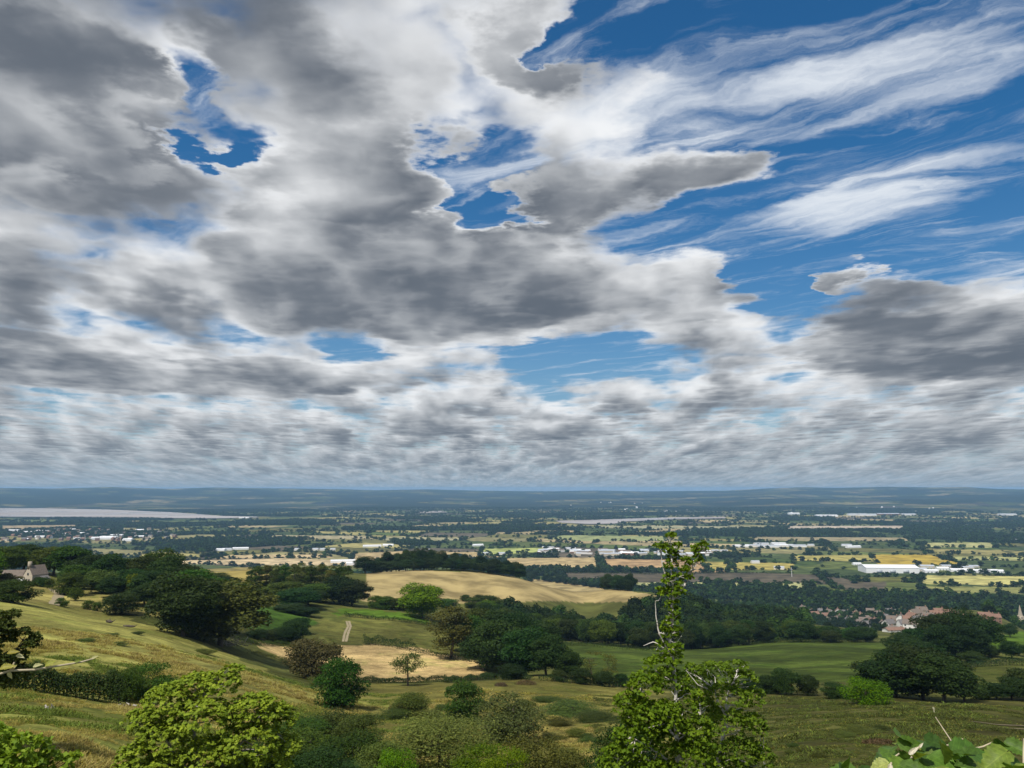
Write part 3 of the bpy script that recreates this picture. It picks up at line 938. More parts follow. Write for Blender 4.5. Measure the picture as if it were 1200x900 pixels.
for (u, vb, vt, w) in [(330, 752, 736, 28), (345, 750, 727, 30), (318, 750, 738, 24), (300, 748, 738, 26), (352, 742, 724, 20)]:
    plant_px('dense', 'hedge_tree', u, vb, vt, w, DARK, 'dark bushy tree on the hedge line above the small stubble strip', 'tree', 'hedge trees above the stubble strip')
# ------------------------------------------------------------------ the plantation and trees round the small green field
for i in range(11):
    plant_px('column', 'plantation_tree', 306 + i * 10.5, 0, 661 + abs(i - 4) * 0.5 + rng.uniform(-1, 2), 15, OLIVE if i % 3 else MID, 'slim upright tree in the even-topped plantation', 'tree', 'plantation of slim upright trees', 455 + 8 * (i % 2))
for i in range(11):
    plant_px('column', 'plantation_tree', 300 + i * 10.5, 0, 665, 15, MID, 'slim upright tree in the even-topped plantation', 'tree', 'plantation of slim upright trees', 482)
for (u, vt, w, D, c) in [(338, 682, 44, 420, MID), (352, 690, 44, 385, DARK), (366, 692, 36, 400, DARK), (378, 684, 40, 425, MID), (402, 676, 46, 430, DARK), (416, 681, 38, 425, DARK), (326, 690, 30, 440, MID), (270, 676, 30, 470, DARK), (290, 682, 26, 460, MID), (345, 708, 34, 360, DARK), (364, 712, 24, 355, DARK), (255, 672, 34, 520, MID), (230, 668, 30, 560, MID), (310, 690, 26, 430, MID)]:
    plant_px('broad', 'broadleaf_tree', u, 0, vt, w, c, 'leafy tree between the small green field and the plantation', 'tree', 'trees round the small green field', D)
plant_px('broad', 'broadleaf_tree', 494, 724, 684, 44, FRESH, 'leafy green tree standing alone in front of the tan hill field', 'tree')
plant_px('broad', 'broadleaf_tree', 428, 672, 652, 22, DARK, 'single dark round tree where the crest wood of the tan hill ends', 'tree')
for (u, vb, vt, w) in [(452, 714, 699, 24), (468, 715, 701, 22), (441, 713, 698, 18), (480, 716, 703, 18), (545, 704, 697, 12), (563, 706, 697, 13), (556, 712, 700, 22), (525, 712, 702, 22), (575, 712, 698, 22), (590, 715, 702, 20)]:
    plant_px('dense', 'hedge_tree', u, vb, vt, w, MID, 'small rounded tree at the foot of the tan hill field', 'tree', 'small trees below the tan hill')
# ------------------------------------------------------------------ wooded crest of the tan hill
cv = np.array([(436, 671), (470, 669), (500, 668.6), (560, 671), (620, 679), (680, 687), (735, 694)])
for row, (dd, n) in enumerate(((14, 40), (30, 34), (48, 26))):
    for i in range(n):
        u = 440 + (735 - 440) * (i + rng.uniform(-0.3, 0.3)) / (n - 1)
        vb = np.interp(u, cv[:, 0], cv[:, 1]); p = ground(u, vb + 1.0); D = math.hypot(p[0], p[1]) + dd
        hh = rng.uniform(8.0, 12.5) + (4.5 if row and 455 < u < 520 else 0)
        q = at(u, D)
        plant('broad', 'crest_tree', q[0], q[1], hh + row * 2.5, rng.uniform(9, 13), DARK, 'dark tree in the long wood along the crest of the tan hill', 'tree', 'wood along the crest of the tan hill')
# ------------------------------------------------------------------ trees in the dip between the stubble and the green slope
for (u, vb, vt, w, k, c) in [(528, 772, 712, 46, 'ash', OLIVE), (552, 770, 722, 40, 'ash', MID), (588, 790, 728, 56, 'broad', DARK), (616, 792, 736, 52, 'broad', DARK), (566, 786, 744, 44, 'broad', DARK), (640, 792, 746, 40, 'broad', DARK), (600, 788, 722, 46, 'broad', DARK), (575, 780, 734, 40, 'broad', DARK), (632, 780, 730, 44, 'broad', DARK), (560, 760, 715, 40, 'broad', MID), (585, 765, 716, 40, 'broad', DARK), (542, 764, 728, 34, 'broad', DARK), (610, 770, 720, 42, 'broad', DARK)]:
    plant_px(k, 'broadleaf_tree', u, vb, vt, w, c, 'dark tree in the clump at the end of the stubble field', 'tree', 'clump at the end of the stubble field')
plant_px('broad', 'broadleaf_tree', 663, 795, 761, 34, DARK, 'separate dark tree standing off the clump by the stubble field', 'tree')
plant_px('loose', 'slender_tree', 696, 801, 765, 24, OLIVE, 'slender loose-leaved tree on the lower edge of the green slope', 'tree')
plant_px('loose', 'slender_tree', 714, 804, 767, 20, OLIVE, 'thin see-through sapling with bare stems beside slender loose-leaved tree', 'tree')
for (u, vb, vt, w) in [(680, 801, 784, 26), (706, 804, 788, 22), (728, 805, 790, 20), (600, 796, 780, 30), (655, 798, 786, 22)]:
    plant_px('dense', 'hedge_tree', u, vb, vt, w, DARK, 'low dark thorn on the hedge under the green slope', 'bush', 'thorns under the green slope', stem='stems', crown='foliage')
# ------------------------------------------------------------------ the big wood behind the green slope (front trees one by one)
wood_pts = []
for i in range(4000):
    u = rng.uniform(566, 1012)
    front = np.interp(u, [566, 640, 700, 800, 900, 1000, 1012], [425, 432, 395, 395, 452, 452, 470])
    D = rng.uniform(front + 4, np.interp(u, [566, 700, 770, 830, 925, 950, 1012], [545, 560, 640, 860, 860, 545, 520]))
    p = at(u, D)[:2]
    if all((p[0] - q[0]) ** 2 + (p[1] - q[1]) ** 2 > 9.5 ** 2 for q in wood_pts):
        wood_pts.append(p)
wood_pts.sort(key=lambda q: math.hypot(*q))
FAR_TREES = []      # (x, y, height, width)
for k, (x, y) in enumerate(wood_pts):
    h = rng.uniform(9.5, 14.5); w = rng.uniform(9, 14)
    if project(x, y, gz(x, y))[0] > 950:
        h *= 0.60; w *= 0.8
    if k < 120:
        plant('broad', 'woodland_tree', x, y, h, w, [DARK, DARK, (0.038, 0.062, 0.019), MID][rng.integers(0, 4)], 'dark broadleaf tree in the big wood behind the green slope', 'tree', 'big wood behind the green slope')
    else:
        FAR_TREES.append((x, y, h, w))
plant_px('broad', 'broadleaf_tree', 572, 730, 704, 26, FRESH, 'bright yellow-green tree at the tip of the big wood below the tan hill', 'tree')
# ------------------------------------------------------------------ right: copse, bright bush, thorns
for (u, vb, vt, w) in [(1026, 814, 776, 50), (1050, 817, 766, 58), (1082, 820, 762, 66), (1106, 823, 772, 58), (1130, 823, 786, 44), (1066, 806, 757, 54), (1094, 806, 760, 54), (1118, 812, 772, 40)]:
    plant_px('broad', 'copse_tree', u, vb, vt, w, DARK, 'very dark tree in the rounded copse behind the vivid green bush', 'tree', 'rounded copse at the field corner')
plant_px('thorn', 'bright_bush', 1016, 826, 796, 52, (0.080, 0.145, 0.022), 'vivid light green bush in front of the rounded dark copse', 'bush', stem='stems', crown='foliage')
for (u, vb, vt, w) in [(884, 812, 795, 26), (898, 813, 792, 26), (921, 814, 785, 27), (909, 813, 794, 20)]:
    plant_px('dense', 'field_thorn', u, vb, vt, w, DARK, 'dark thorn in the short row at the foot of the mown field', 'bush', 'short row of thorns under the mown field', stem='stems', crown='foliage')
plant_px('dense', 'field_thorn', 947, 815, 793, 22, DARK, 'single round thorn bush standing beside the short row under the mown field', 'bush', stem='stems', crown='foliage')
plant_px('dense', 'field_thorn', 980, 819, 801, 32, DARK, 'low dark bush touching the vivid green bush', 'bush', stem='stems', crown='foliage')
for (u, vb, vt, w) in [(1094, 768, 722, 46), (1120, 766, 714, 56), (1146, 764, 722, 46), (1078, 768, 736, 40), (1056, 768, 742, 36), (1074, 778, 750, 38), (1108, 772, 732, 40), (1136, 772, 734, 40)]:
    plant_px('broad', 'broadleaf_tree', u, vb, vt, w, DARK, 'dark tree in the tall group between the red-roofed houses and the copse', 'tree', 'tall group below the village')
for (u, vb, vt, w) in [(1168, 820, 801, 30), (1186, 820, 795, 36), (1206, 820, 786, 44), (1150, 820, 806, 24)]:
    plant_px('broad', 'hedge_tree', u, vb, vt, w, DARK, 'dark hedge tree beside the rounded copse at the foot of the hedged meadow', 'tree', 'hedge trees beside the rounded copse')
for (u, vb, vt, w) in [(1166, 746, 729, 17), (1184, 747, 731, 14), (1186, 772, 752, 22), (1160, 770, 757, 20), (1140, 776, 764, 24), (1205, 770, 756, 20)]:
    plant_px('broad', 'field_tree', u, vb, vt, w, DARK, 'small round field tree near the church-side meadows', 'tree', 'field trees by the church-side meadows')
# ------------------------------------------------------------------ middle foreground
plant_px('dense', 'copper_tree', 365, 797, 751, 52, RUSSET, 'dusky olive-brown rounded tree beside the stubble strip', 'tree')
plant_px('dense', 'round_tree', 397, 830, 775, 54, (0.044, 0.086, 0.018), 'dense fresh green rounded tree in front of stubble field', 'tree')
plant_px('lone', 'field_tree', 478, 804, 766, 34, OLIVE, 'small lone tree with bare trunk standing at the stubble hedge', 'tree')
BS = dict(stem='stems', crown='foliage')
plant_px('dense', 'dark_shrub', 545, 848, 800, 42, (0.030, 0.062, 0.016), 'compact dark green shrub on the rough pasture', 'shrub', **BS)
plant_px('thorn', 'thorn_bush', 600, 870, 816, 74, (0.050, 0.075, 0.028), 'wide grey-green thorn bush beside compact dark shrub', 'bush', **BS)
plant_px('willow', 'willow_bush', 520, 0, 838, 118, SILVER, 'broad silvery light green willow bush on the slope', 'bush', None, 66, **BS)
plant_px('thorn', 'bramble_mound', 480, 838, 812, 46, (0.075, 0.11, 0.03), 'low green bramble mound on the pasture below the lone tree', 'bush', **BS)
for (u, vt, w, D, c) in [(352, 842, 64, 88, MID), (392, 836, 66, 95, OLIVE), (432, 838, 60, 92, OLIVE), (372, 858, 76, 68, MID), (418, 862, 76, 64, MID), (456, 872, 60, 60, OLIVE), (334, 872, 70, 56, MID), (306, 872, 60, 54, MID), (388, 880, 80, 54, DARK)]:
    plant_px('thorn', 'hawthorn_bush', u, 0, vt, w, c, 'green hawthorn bush in the thicket beside the pale sycamore', 'bush', 'hawthorn thicket beside the sycamore', D, **BS)
for (u, vt, w, D, c) in [(570, 876, 60, 50, FRESH), (622, 868, 72, 55, OLIVE), (660, 878, 50, 60, OLIVE), (596, 880, 50, 48, FRESH), (470, 880, 50, 48, FRESH)]:
    plant_px('thorn', 'scrub_bush', u, 0, vt, w, c, 'yellowish green scrub bush in front of the silvery willow', 'bush', 'scrub in front of the willow', D, **BS)
plant_px('thorn', 'dark_bush', 728, 0, 850, 76, (0.032, 0.062, 0.016), 'dark dense bush at the foot of the slender pale-barked tree', 'bush', None, 40, **BS)
plant_px('thorn', 'thorn_bush', 172, 824, 778, 52, MID, 'rounded hawthorn at the end of the overgrown near hedge', 'bush', **BS)
plant_px('thorn', 'thorn_bush', 148, 822, 784, 40, MID, 'hawthorn growing into the near hedge beside rounded hawthorn', 'bush', **BS)

# rush and bramble patches in the pastures
for (u, v, w, h) in [(700, 845, 50, 9), (670, 836, 60, 10), (655, 850, 30, 8), (674, 866, 24, 13), (648, 868, 26, 9), (690, 872, 22, 8), (615, 826, 22, 6), (640, 822, 26, 6), (664, 826, 24, 6), (690, 866, 20, 6), (520, 832, 22, 6),
                  (100, 752, 20, 4), (140, 756, 20, 4), (240, 766, 22, 6), (130, 745, 18, 3), (160, 743, 16, 3), (460, 842, 40, 10), (500, 842, 36, 9), (930, 876, 14, 5), (942, 882, 16, 6), (1010, 860, 40, 7), (1034, 856, 18, 6), (990, 864, 24, 6), (960, 888, 18, 6), (925, 884, 12, 4)]:
    plant_px('thorn', 'rush_patch', u, v, v - h, w, (0.060, 0.082, 0.024), 'low dark patch of rushes and brambles in the rough pasture', 'scrub', 'low patches in the pastures', **BS)


# ------------------------------------------------------------------ hedges
def hedge(path, h, w, colr, label, size=0.22, dens=26, gap=0.0):
    """a hedge along a line of photo pixels on the ground"""
    g = np.random.default_rng(int(abs(path[0][0]) * 13 + path[0][1]))
    P_ = np.array([ground(u, v) for u, v in path])
    seg = np.linalg.norm(np.diff(P_[:, :2], axis=0), axis=1); cum = np.concatenate([[0], np.cumsum(seg)])
    n = int(cum[-1] * h * dens)
    s = g.uniform(0, cum[-1], n)
    if gap:
        s = s[fbm(s / 3.0, s * 0, 2, 3) > gap]
    n = len(s)
    x = np.interp(s, cum, P_[:, 0]); y = np.interp(s, cum, P_[:, 1])
    dx = np.interp(s, cum[:-1], np.diff(P_[:, 0]) / seg); dy = np.interp(s, cum[:-1], np.diff(P_[:, 1]) / seg)
    th = g.uniform(0, np.pi, n)
    prof = h * (0.78 + 0.45 * (fbm(s / 2.2, s * 0 + 3, 3, 8) - 0.5) * 1.6)
    k = g.uniform(0.65, 1.0, n)
    off = np.cos(th) * w / 2 * k; z = np.sin(th) ** 0.6 * prof * k
    o_ = P_[0]
    pos = np.stack([x + dy * off - o_[0], y - dx * off - o_[1], height(x, y) + z - o_[2]], -1)
    outw = np.stack([dy * np.cos(th), -dx * np.cos(th), np.sin(th)], -1)
    v, f, t_ = leaf_cloud(pos, outw, size, g)
    e = bpy.data.objects.new('hedge', None); COL.objects.link(e); e.location = o_
    c = link('foliage', with_tint(mesh_np('hedge_leaves', v, f, LEAF), t_), e); c.color = (*colr, 1)
    parts = []
    for q in np.arange(0.4, cum[-1], max(0.9, cum[-1] / 60)):
        bx, by = np.interp(q, cum, P_[:, 0]), np.interp(q, cum, P_[:, 1]); z0 = gz(bx, by)
        b0 = np.array([bx, by, z0 - 0.2]) - o_
        parts.append(tube(np.array([b0, b0 + [g.normal() * 0.15, g.normal() * 0.15, h * 0.4], b0 + [g.normal() * 0.3, g.normal() * 0.3, h * 0.75]]), 0.06, 0.02, 5))
    v, f, _ = join(parts)
    link('stems', mesh_np('hedge_stems', v, f, BARK), e)
    tag(e, label, 'hedge')


hedge([(-60, 803), (0, 807), (40, 810), (90, 817), (142, 826)], 3.3, 2.6, (0.036, 0.058, 0.018), 'overgrown dark hedge with bare lower stems crossing the near pasture', 0.20, 330)
hedge([(412, 799), (470, 800), (520, 799), (580, 797)], 2.1, 1.6, (0.030, 0.050, 0.017), 'clipped dark hedge along the front of the stubble field', 0.26, 110, 0.2)
hedge([(425, 755), (455, 757), (485, 763)], 4.2, 4.0, DARK, 'thick dark hedge between stubble and meadow with wheel tracks', 0.34, 34)
hedge([(487, 764), (530, 772), (560, 776)], 2.2, 2.5, DARK, 'low hedge bounding the back of the stubble field', 0.3, 34)
hedge([(404, 722), (440, 726), (500, 733), (520, 736)], 2.4, 2.6, DARK, 'hedge below the bright green strip of grass', 0.34, 34)
hedge([(278, 752), (330, 756), (390, 760)], 2.0, 2.0, MID, 'low hedge above the small stubble strip', 0.26, 40, 0.2)
hedge([(290, 766), (330, 774), (352, 790), (372, 806)], 1.6, 2.2, OLIVE, 'straggling low hedge down the edge of the dry field', 0.2, 50, 0.2)
hedge([(660, 756), (700, 758), (770, 764), (820, 760), (880, 755), (940, 753), (1012, 753)], 2.6, 3.4, (0.036, 0.058, 0.019), 'long hedge between the green slope and the big wood', 0.36, 26)
hedge([(1110, 783), (1150, 781), (1200, 780), (1240, 780)], 3.2, 3.6, DARK, 'hedge between the two meadows behind the rounded copse', 0.36, 30)
hedge([(1040, 757), (1064, 765), (1100, 770)], 2.6, 3, DARK, 'hedge running down beside the mown field to the copse', 0.36, 30)
hedge([(560, 797), (620, 797), (660, 800), (730, 806)], 1.8, 2.2, DARK, 'uneven hedge under the trees at the end of the stubble', 0.26, 40, 0.2)
hedge([(745, 806), (800, 808), (875, 812)], 1.8, 2.2, DARK, 'hedge at the foot of the mown field behind the pale-barked trees', 0.28, 40, 0.15)
hedge([(640, 672), (690, 672), (760, 673), (850, 672), (930, 672)], 5, 6, DARK, 'dark hedgerow between the tan fields and the ploughed field', 0.9, 5, 0.3)

# ================================================================== masses of distant trees (too many to count), instanced
def scatter(name, pts, protos, label, cat):
    """pts: rows x, y, z, sx, sz, rot, pick"""
    pts = np.asarray(pts, np.float32)
    me = bpy.data.meshes.new(name); me.vertices.add(len(pts)); me.vertices.foreach_set('co', pts[:, :3].ravel())
    for nm, dt, arr in (('scl', 'FLOAT_VECTOR', np.stack([pts[:, 3], pts[:, 3], pts[:, 4]], -1)), ('rot', 'FLOAT_VECTOR', np.stack([pts[:, 5] * 0, pts[:, 5] * 0, pts[:, 5]], -1)), ('pick', 'INT', pts[:, 6].astype(np.int32))):
        a = me.attributes.new(nm, dt, 'POINT')
        a.data.foreach_set('value' if dt == 'INT' else 'vector', arr.astype(np.int32 if dt == 'INT' else np.float32).ravel())
    o = link(name, me)
    coll = bpy.data.collections.new(name + '_kinds')
    for k, (pm, colr) in enumerate(protos):
        po = bpy.data.objects.new('%s_kind_%d' % (name, k), pm); po.color = (*colr, 1); coll.objects.link(po)
    gt = bpy.data.node_groups.new(name + '_nodes', 'GeometryNodeTree')
    gt.interface.new_socket('Geometry', in_out='INPUT', socket_type='NodeSocketGeometry')
    gt.interface.new_socket('Geometry', in_out='OUTPUT', socket_type='NodeSocketGeometry')
    N, L = gt.nodes, gt.links
    gi, go = N.new('NodeGroupInput'), N.new('NodeGroupOutput')
    ci = N.new('GeometryNodeCollectionInfo'); ci.inputs['Collection'].default_value = coll
    ci.inputs['Separate Children'].default_value = True; ci.inputs['Reset Children'].default_value = True
    iop = N.new('GeometryNodeInstanceOnPoints'); iop.inputs['Pick Instance'].default_value = True

    def attr(nm, dt):
        n = N.new('GeometryNodeInputNamedAttribute'); n.data_type = dt; n.inputs['Name'].default_value = nm
        return n.outputs['Attribute']
    L.new(gi.outputs[0], iop.inputs['Points']); L.new(ci.outputs[0], iop.inputs['Instance'])
    L.new(attr('pick', 'INT'), iop.inputs['Instance Index'])
    er = N.new('FunctionNodeEulerToRotation'); L.new(attr('rot', 'FLOAT_VECTOR'), er.inputs[0]); L.new(er.outputs[0], iop.inputs['Rotation'])
    L.new(attr('scl', 'FLOAT_VECTOR'), iop.inputs['Scale'])
    L.new(iop.outputs[0], go.inputs[0])
    md = o.modifiers.new('scatter', 'NODES'); md.node_group = gt
    tag(o, label, cat, kind='stuff')
    return o


def far_leaf(base):
    return lambda t: leaf_mat(t, base, 0.2, 0.7, 0.08)


def blob_tree(seed, nlob=9, per=9, size=0.34, mat=None):
    """a far tree of unit height and width: leaf masses down to the ground"""
    g = np.random.default_rng(seed)
    cs, rs = crown_lobes(g, 1.0, 1.0, 0.02, nlob, 'bush', 1.25)
    P, O = [], []
    for c, r in zip(cs, rs):
        d = rand_dirs(per, g); d[:, 2] = np.abs(d[:, 2]) * 1.0 - 0.25; d = unit(d)
        P.append(c + d * r); O.append(d)
    P = np.concatenate(P); P[:, 2] = np.maximum(P[:, 2], 0.06)
    v, f, t_ = leaf_cloud(P, np.concatenate(O), size, g, aspect=0.85, spread=0.5)
    return with_tint(mesh_np('far_tree', v, f, mat), t_)


FARLEAF = [material('far_leaf_dark', far_leaf((0.018, 0.031, 0.011))), material('far_leaf_green', far_leaf((0.032, 0.054, 0.016)))]
far_protos = [(blob_tree(900 + i, 8, 8, 0.34, FARLEAF[1 if i in (2, 5) else 0]), DARK) for i in range(6)]
mid_protos = [(blob_tree(950 + i, 26, 34, 0.125, FARLEAF[1 if i in (2, 5) else 0]), DARK) for i in range(6)]

# buildings are set down first so that the trees keep off them
CLEAR = []     # (x, y, radius)


def near_clear(x, y):
    m_ = np.zeros(x.shape, bool)
    for cx, cy_, r in CLEAR:
        m_ |= (x - cx) ** 2 + (y - cy_) ** 2 < r * r
    return m_


# ================================================================== buildings
def boxv(x0, x1, y0, y1, z0, z1):
    v = np.array([(x0, y0, z0), (x1, y0, z0), (x1, y1, z0), (x0, y1, z0), (x0, y0, z1), (x1, y0, z1), (x1, y1, z1), (x0, y1, z1)], float)
    f = np.array([(0, 3, 2, 1), (4, 5, 6, 7), (0, 1, 5, 4), (1, 2, 6, 5), (2, 3, 7, 6), (3, 0, 4, 7)])
    return v, f


def gable_block(L, Wd, he, hr):
    """walls with gable ends, ridge along x"""
    bm = bmesh.new()
    s = [(-L / 2, -Wd / 2), (L / 2, -Wd / 2), (L / 2, Wd / 2), (-L / 2, Wd / 2)]
    b = [bm.verts.new((x, y, -1.5)) for x, y in s]; t = [bm.verts.new((x, y, he)) for x, y in s]
    r0, r1 = bm.verts.new((-L / 2, 0, hr)), bm.verts.new((L / 2, 0, hr))
    bm.faces.new((b[0], b[1], t[1], t[0])); bm.faces.new((b[2], b[3], t[3], t[2]))
    bm.faces.new((b[1], b[2], t[2], r1, t[1])); bm.faces.new((b[3], b[0], t[0], r0, t[3]))
    bm.faces.new((t[0], t[1], r1, r0)); bm.faces.new((t[2], t[3], r0, r1))
    me = bpy.data.meshes.new('wall'); bm.to_mesh(me); bm.free()
    return me


def roof_mesh(L, Wd, he, hr, ov=0.35, th=0.18):
    bm = bmesh.new()
    sl = (hr - he) / (Wd / 2)
    for sgn in (1, -1):
        y1 = sgn * (Wd / 2 + ov); z1 = he - sl * ov
        q = [(-L / 2 - ov, 0, hr), (L / 2 + ov, 0, hr), (L / 2 + ov, y1, z1), (-L / 2 - ov, y1, z1)]
        lo = [bm.verts.new((x, y, z + 0.03)) for x, y, z in q]; up = [bm.verts.new((x, y, z + th)) for x, y, z in q]
        bm.faces.new(lo); bm.faces.new(up[::-1])
        for i in range(4):
            bm.faces.new((lo[i], up[i], up[(i + 1) % 4], lo[(i + 1) % 4]))
    bmesh.ops.recalc_face_normals(bm, faces=bm.faces)
    me = bpy.data.meshes.new('roof'); bm.to_mesh(me); bm.free()
    return me


def boxmesh(name, *a):
    return mesh_np(name, *boxv(*a))


WHITE = solid('white_render_mat', (0.72, 0.70, 0.66), 0.85, 0.2, 0.10, 0.7)
STONE = solid('stone_wall_mat', (0.36, 0.31, 0.23), 0.95, 0.1, 0.3, 2.5)
BRICK = solid('brick_wall_mat', (0.25, 0.155, 0.11), 0.95, 0.1, 0.25, 2.0)
SLATE = solid('slate_roof_mat', (0.16, 0.15, 0.145), 0.8, 0.2, 0.3, 1.6)
BROWN_TILE = solid('brown_tile_mat', (0.17, 0.14, 0.115), 0.9, 0.15, 0.35, 1.8)
RED_TILE = solid('red_tile_mat', (0.22, 0.135, 0.098), 0.9, 0.15, 0.35, 1.8)
SHEET = solid('white_sheet_metal_mat', (0.78, 0.79, 0.80), 0.45, 0.4, 0.06, 0.1)
GREY_SHEET = solid('grey_sheet_metal_mat', (0.42, 0.45, 0.49), 0.5, 0.4, 0.12, 0.1)
DARKGLASS = solid('window_glass_mat', (0.03, 0.035, 0.04), 0.12, 0.6, 0.2, 1.0)
CREAM = solid('cream_render_mat', (0.55, 0.49, 0.38), 0.85, 0.2, 0.12, 0.7)

HM = {}


def recol(me, mat):
    key = (me.name, mat.name)
    if key not in HM:
        m2 = me.copy(); m2.materials.clear(); m2.materials.append(mat); HM[key] = m2
    return HM[key]


HW, HR_ = gable_block(10, 7, 5.0, 8.0), roof_mesh(10, 7, 5.0, 8.0)
HCH = boxmesh('chimney', 3.6, 4.4, -0.4, 0.4, 7.2, 9.3)
HWIN = boxmesh('window', -0.6, 0.6, -0.05, 0.05, -0.6, 0.6)
HDOOR = boxmesh('door', -0.5, 0.5, -0.05, 0.05, 0, 2.1)


def house(x, y, rz, wallm, roofm, s, label, group, parts=True, name='house', cat='house'):
    e = bpy.data.objects.new(name, None); COL.objects.link(e)
    e.location = (x, y, gz(x, y)); e.rotation_euler = (0, 0, rz); e.scale = s if isinstance(s, tuple) else (s, s, s)
    w = link('wall', recol(HW, wallm), e); r = link('roof', recol(HR_, roofm), e)
    link('chimney', recol(HCH, BRICK), r)
    if parts:
        for wx in (-3.2, 3.2):
            for wz in (1.5, 3.8):
                q = link('window', recol(HWIN, DARKGLASS), e); q.location = (wx, -3.54, wz)
        d = link('door', recol(HDOOR, DARKGLASS), e); d.location = (0, -3.54, 0)
        q = link('window', recol(HWIN, DARKGLASS), e); q.location = (5.04, 0, 3.6); q.rotation_euler = (0, 0, math.pi / 2)
    tag(e, label, cat, group)
    CLEAR.append((x, y, 8))
    return e


SW, SR = gable_block(40, 20, 6, 8.6), roof_mesh(40, 20, 6, 8.6, 0.2, 0.25)
SDOOR = boxmesh('loading_door', -2.2, 2.2, -0.06, 0.06, 0, 4.2)


def shed(x, y, rz, s, wallm, roofm, label, group, name='industrial_shed', cat='shed', doors=True):
    e = bpy.data.objects.new(name, None); COL.objects.link(e)
    e.location = (x, y, gz(x, y)); e.rotation_euler = (0, 0, rz); e.scale = s
    link('wall', recol(SW, wallm), e); link('roof', recol(SR, roofm), e)
    if doors:
        for wx in (-10, 0, 10):
            q = link('loading_door', recol(SDOOR, GREY_SHEET), e); q.location = (wx, -10.05, 0)
    tag(e, label, cat, group)
    CLEAR.append((x, y, 20 * max(s[0], s[1])))
    return e


# --- village below the wood
vg = 'village houses below the wood'
spots = [(985, 727), (990, 722), (1000, 729), (1005, 724), (1012, 731), (1016, 736, 'w'), (1024, 727), (1030, 731), (1033, 724), (1040, 728), (1046, 732), (1050, 726), (1056, 730), (1060, 737, 'w'), (1067, 738, 'w'), (1070, 730), (1074, 725), (1078, 734), (1053, 740, 'p'), (1048, 741, 'p'),
         (888, 722, 'w'), (903, 723, 'w'), (868, 720, 'w'), (975, 724), (942, 717), (960, 719), (1088, 729), (982, 720), (1020, 720), (1042, 720), (1063, 721), (968, 726), (978, 729), (994, 731), (1006, 733), (1022, 733), (1036, 735), (1042, 737), (1028, 722), (1012, 726), (996, 724), (1084, 733), (972, 721), (955, 724), (948, 721), (932, 720), (1018, 729), (1066, 733), (1000, 720), (1050, 722), (1080, 721)]
for i, q in enumerate(spots):
    p = ground(q[0], q[1])
    k = q[2] if len(q) > 2 else ''
    wm = WHITE if k else (STONE, CREAM, WHITE, STONE, CREAM)[i % 5]; rm = SLATE if k == 'w' and i % 2 else (BROWN_TILE, SLATE, BROWN_TILE, RED_TILE)[i % 4]
    wn_ = {WHITE: 'white rendered', STONE: 'stone', CREAM: 'cream rendered'}[wm]; rn_ = {SLATE: 'grey slate', BROWN_TILE: 'brown tiled', RED_TILE: 'red tiled'}[rm]
    lab = {'w': 'white rendered house at the edge of the village', 'p': 'low white outbuilding beside the white gabled village houses', '': '%s village house with %s roof near the white gabled houses' % (wn_, rn_)}[k]
    house(p[0], p[1], rng.uniform(-0.6, 0.6) + (math.pi / 2 if i % 3 == 0 else 0), wm, rm, (1.6, 1.2, 0.5) if k == 'p' else rng.uniform(1.0, 1.3), lab, {'w': 'white houses of the village', 'p': 'low white outbuildings in the village', '': '%s village houses with %s roofs' % (wn_, rn_)}[k])
for (u, v) in [(1096, 725), (1102, 726), (1108, 727), (1114, 726), (1119, 725), (1124, 727), (1100, 722), (1112, 722)]:
    p = ground(u, v); house(p[0], p[1], rng.uniform(-0.3, 0.3) + (math.pi / 2 if u % 2 else 0), BRICK if u % 3 else CREAM, RED_TILE, rng.uniform(0.75, 0.95), 'brick house with red tiled roof in the row beyond the tall trees', 'red roofed houses of the village')
for (u, v) in [(1154, 728), (1160, 729), (1166, 729), (1188, 729), (1194, 730), (1200, 730), (1182, 727)]:
    p = ground(u, v); house(p[0], p[1], rng.uniform(-0.3, 0.3), CREAM if u % 2 else BRICK, RED_TILE, rng.uniform(0.8, 1.0), 'red roofed house at the village end near the church', 'houses near the church')


# --- church
def church(u, D):
    p = at(u, D)
    e = bpy.data.objects.new('church', None); COL.objects.link(e); e.location = p
    parts = [('tower', boxmesh('tower', -3, 3, -3, 3, -1, 15), STONE), ('nave', gable_block(18, 8, 6, 10), STONE), ('nave_roof', roof_mesh(18, 8, 6, 10), SLATE)]
    for nm, me, m_ in parts:
        me.materials.append(m_); o = link(nm, me, e)
        if nm.startswith('nave'):
            o.location.x = 12
    bm = bmesh.new(); bmesh.ops.create_cone(bm, cap_ends=True, segments=8, radius1=3.1, radius2=0.08, depth=15)
    bmesh.ops.translate(bm, verts=bm.verts, vec=(0, 0, 22.5)); me = bpy.data.meshes.new('spire'); bm.to_mesh(me); bm.free(); me.materials.append(STONE)
    link('spire', me, e)
    for i in range(4):
        q = link('belfry_opening', recol(HWIN, DARKGLASS), e); a = i * math.pi / 2
        q.location = (3.04 * math.sin(a), -3.04 * math.cos(a), 12.2); q.rotation_euler = (0, 0, a); q.scale = (1, 1, 2)
    tag(e, 'grey stone church with pointed spire among dark trees', 'church'); CLEAR.append((p[0], p[1], 14))


church(1183, 1330)

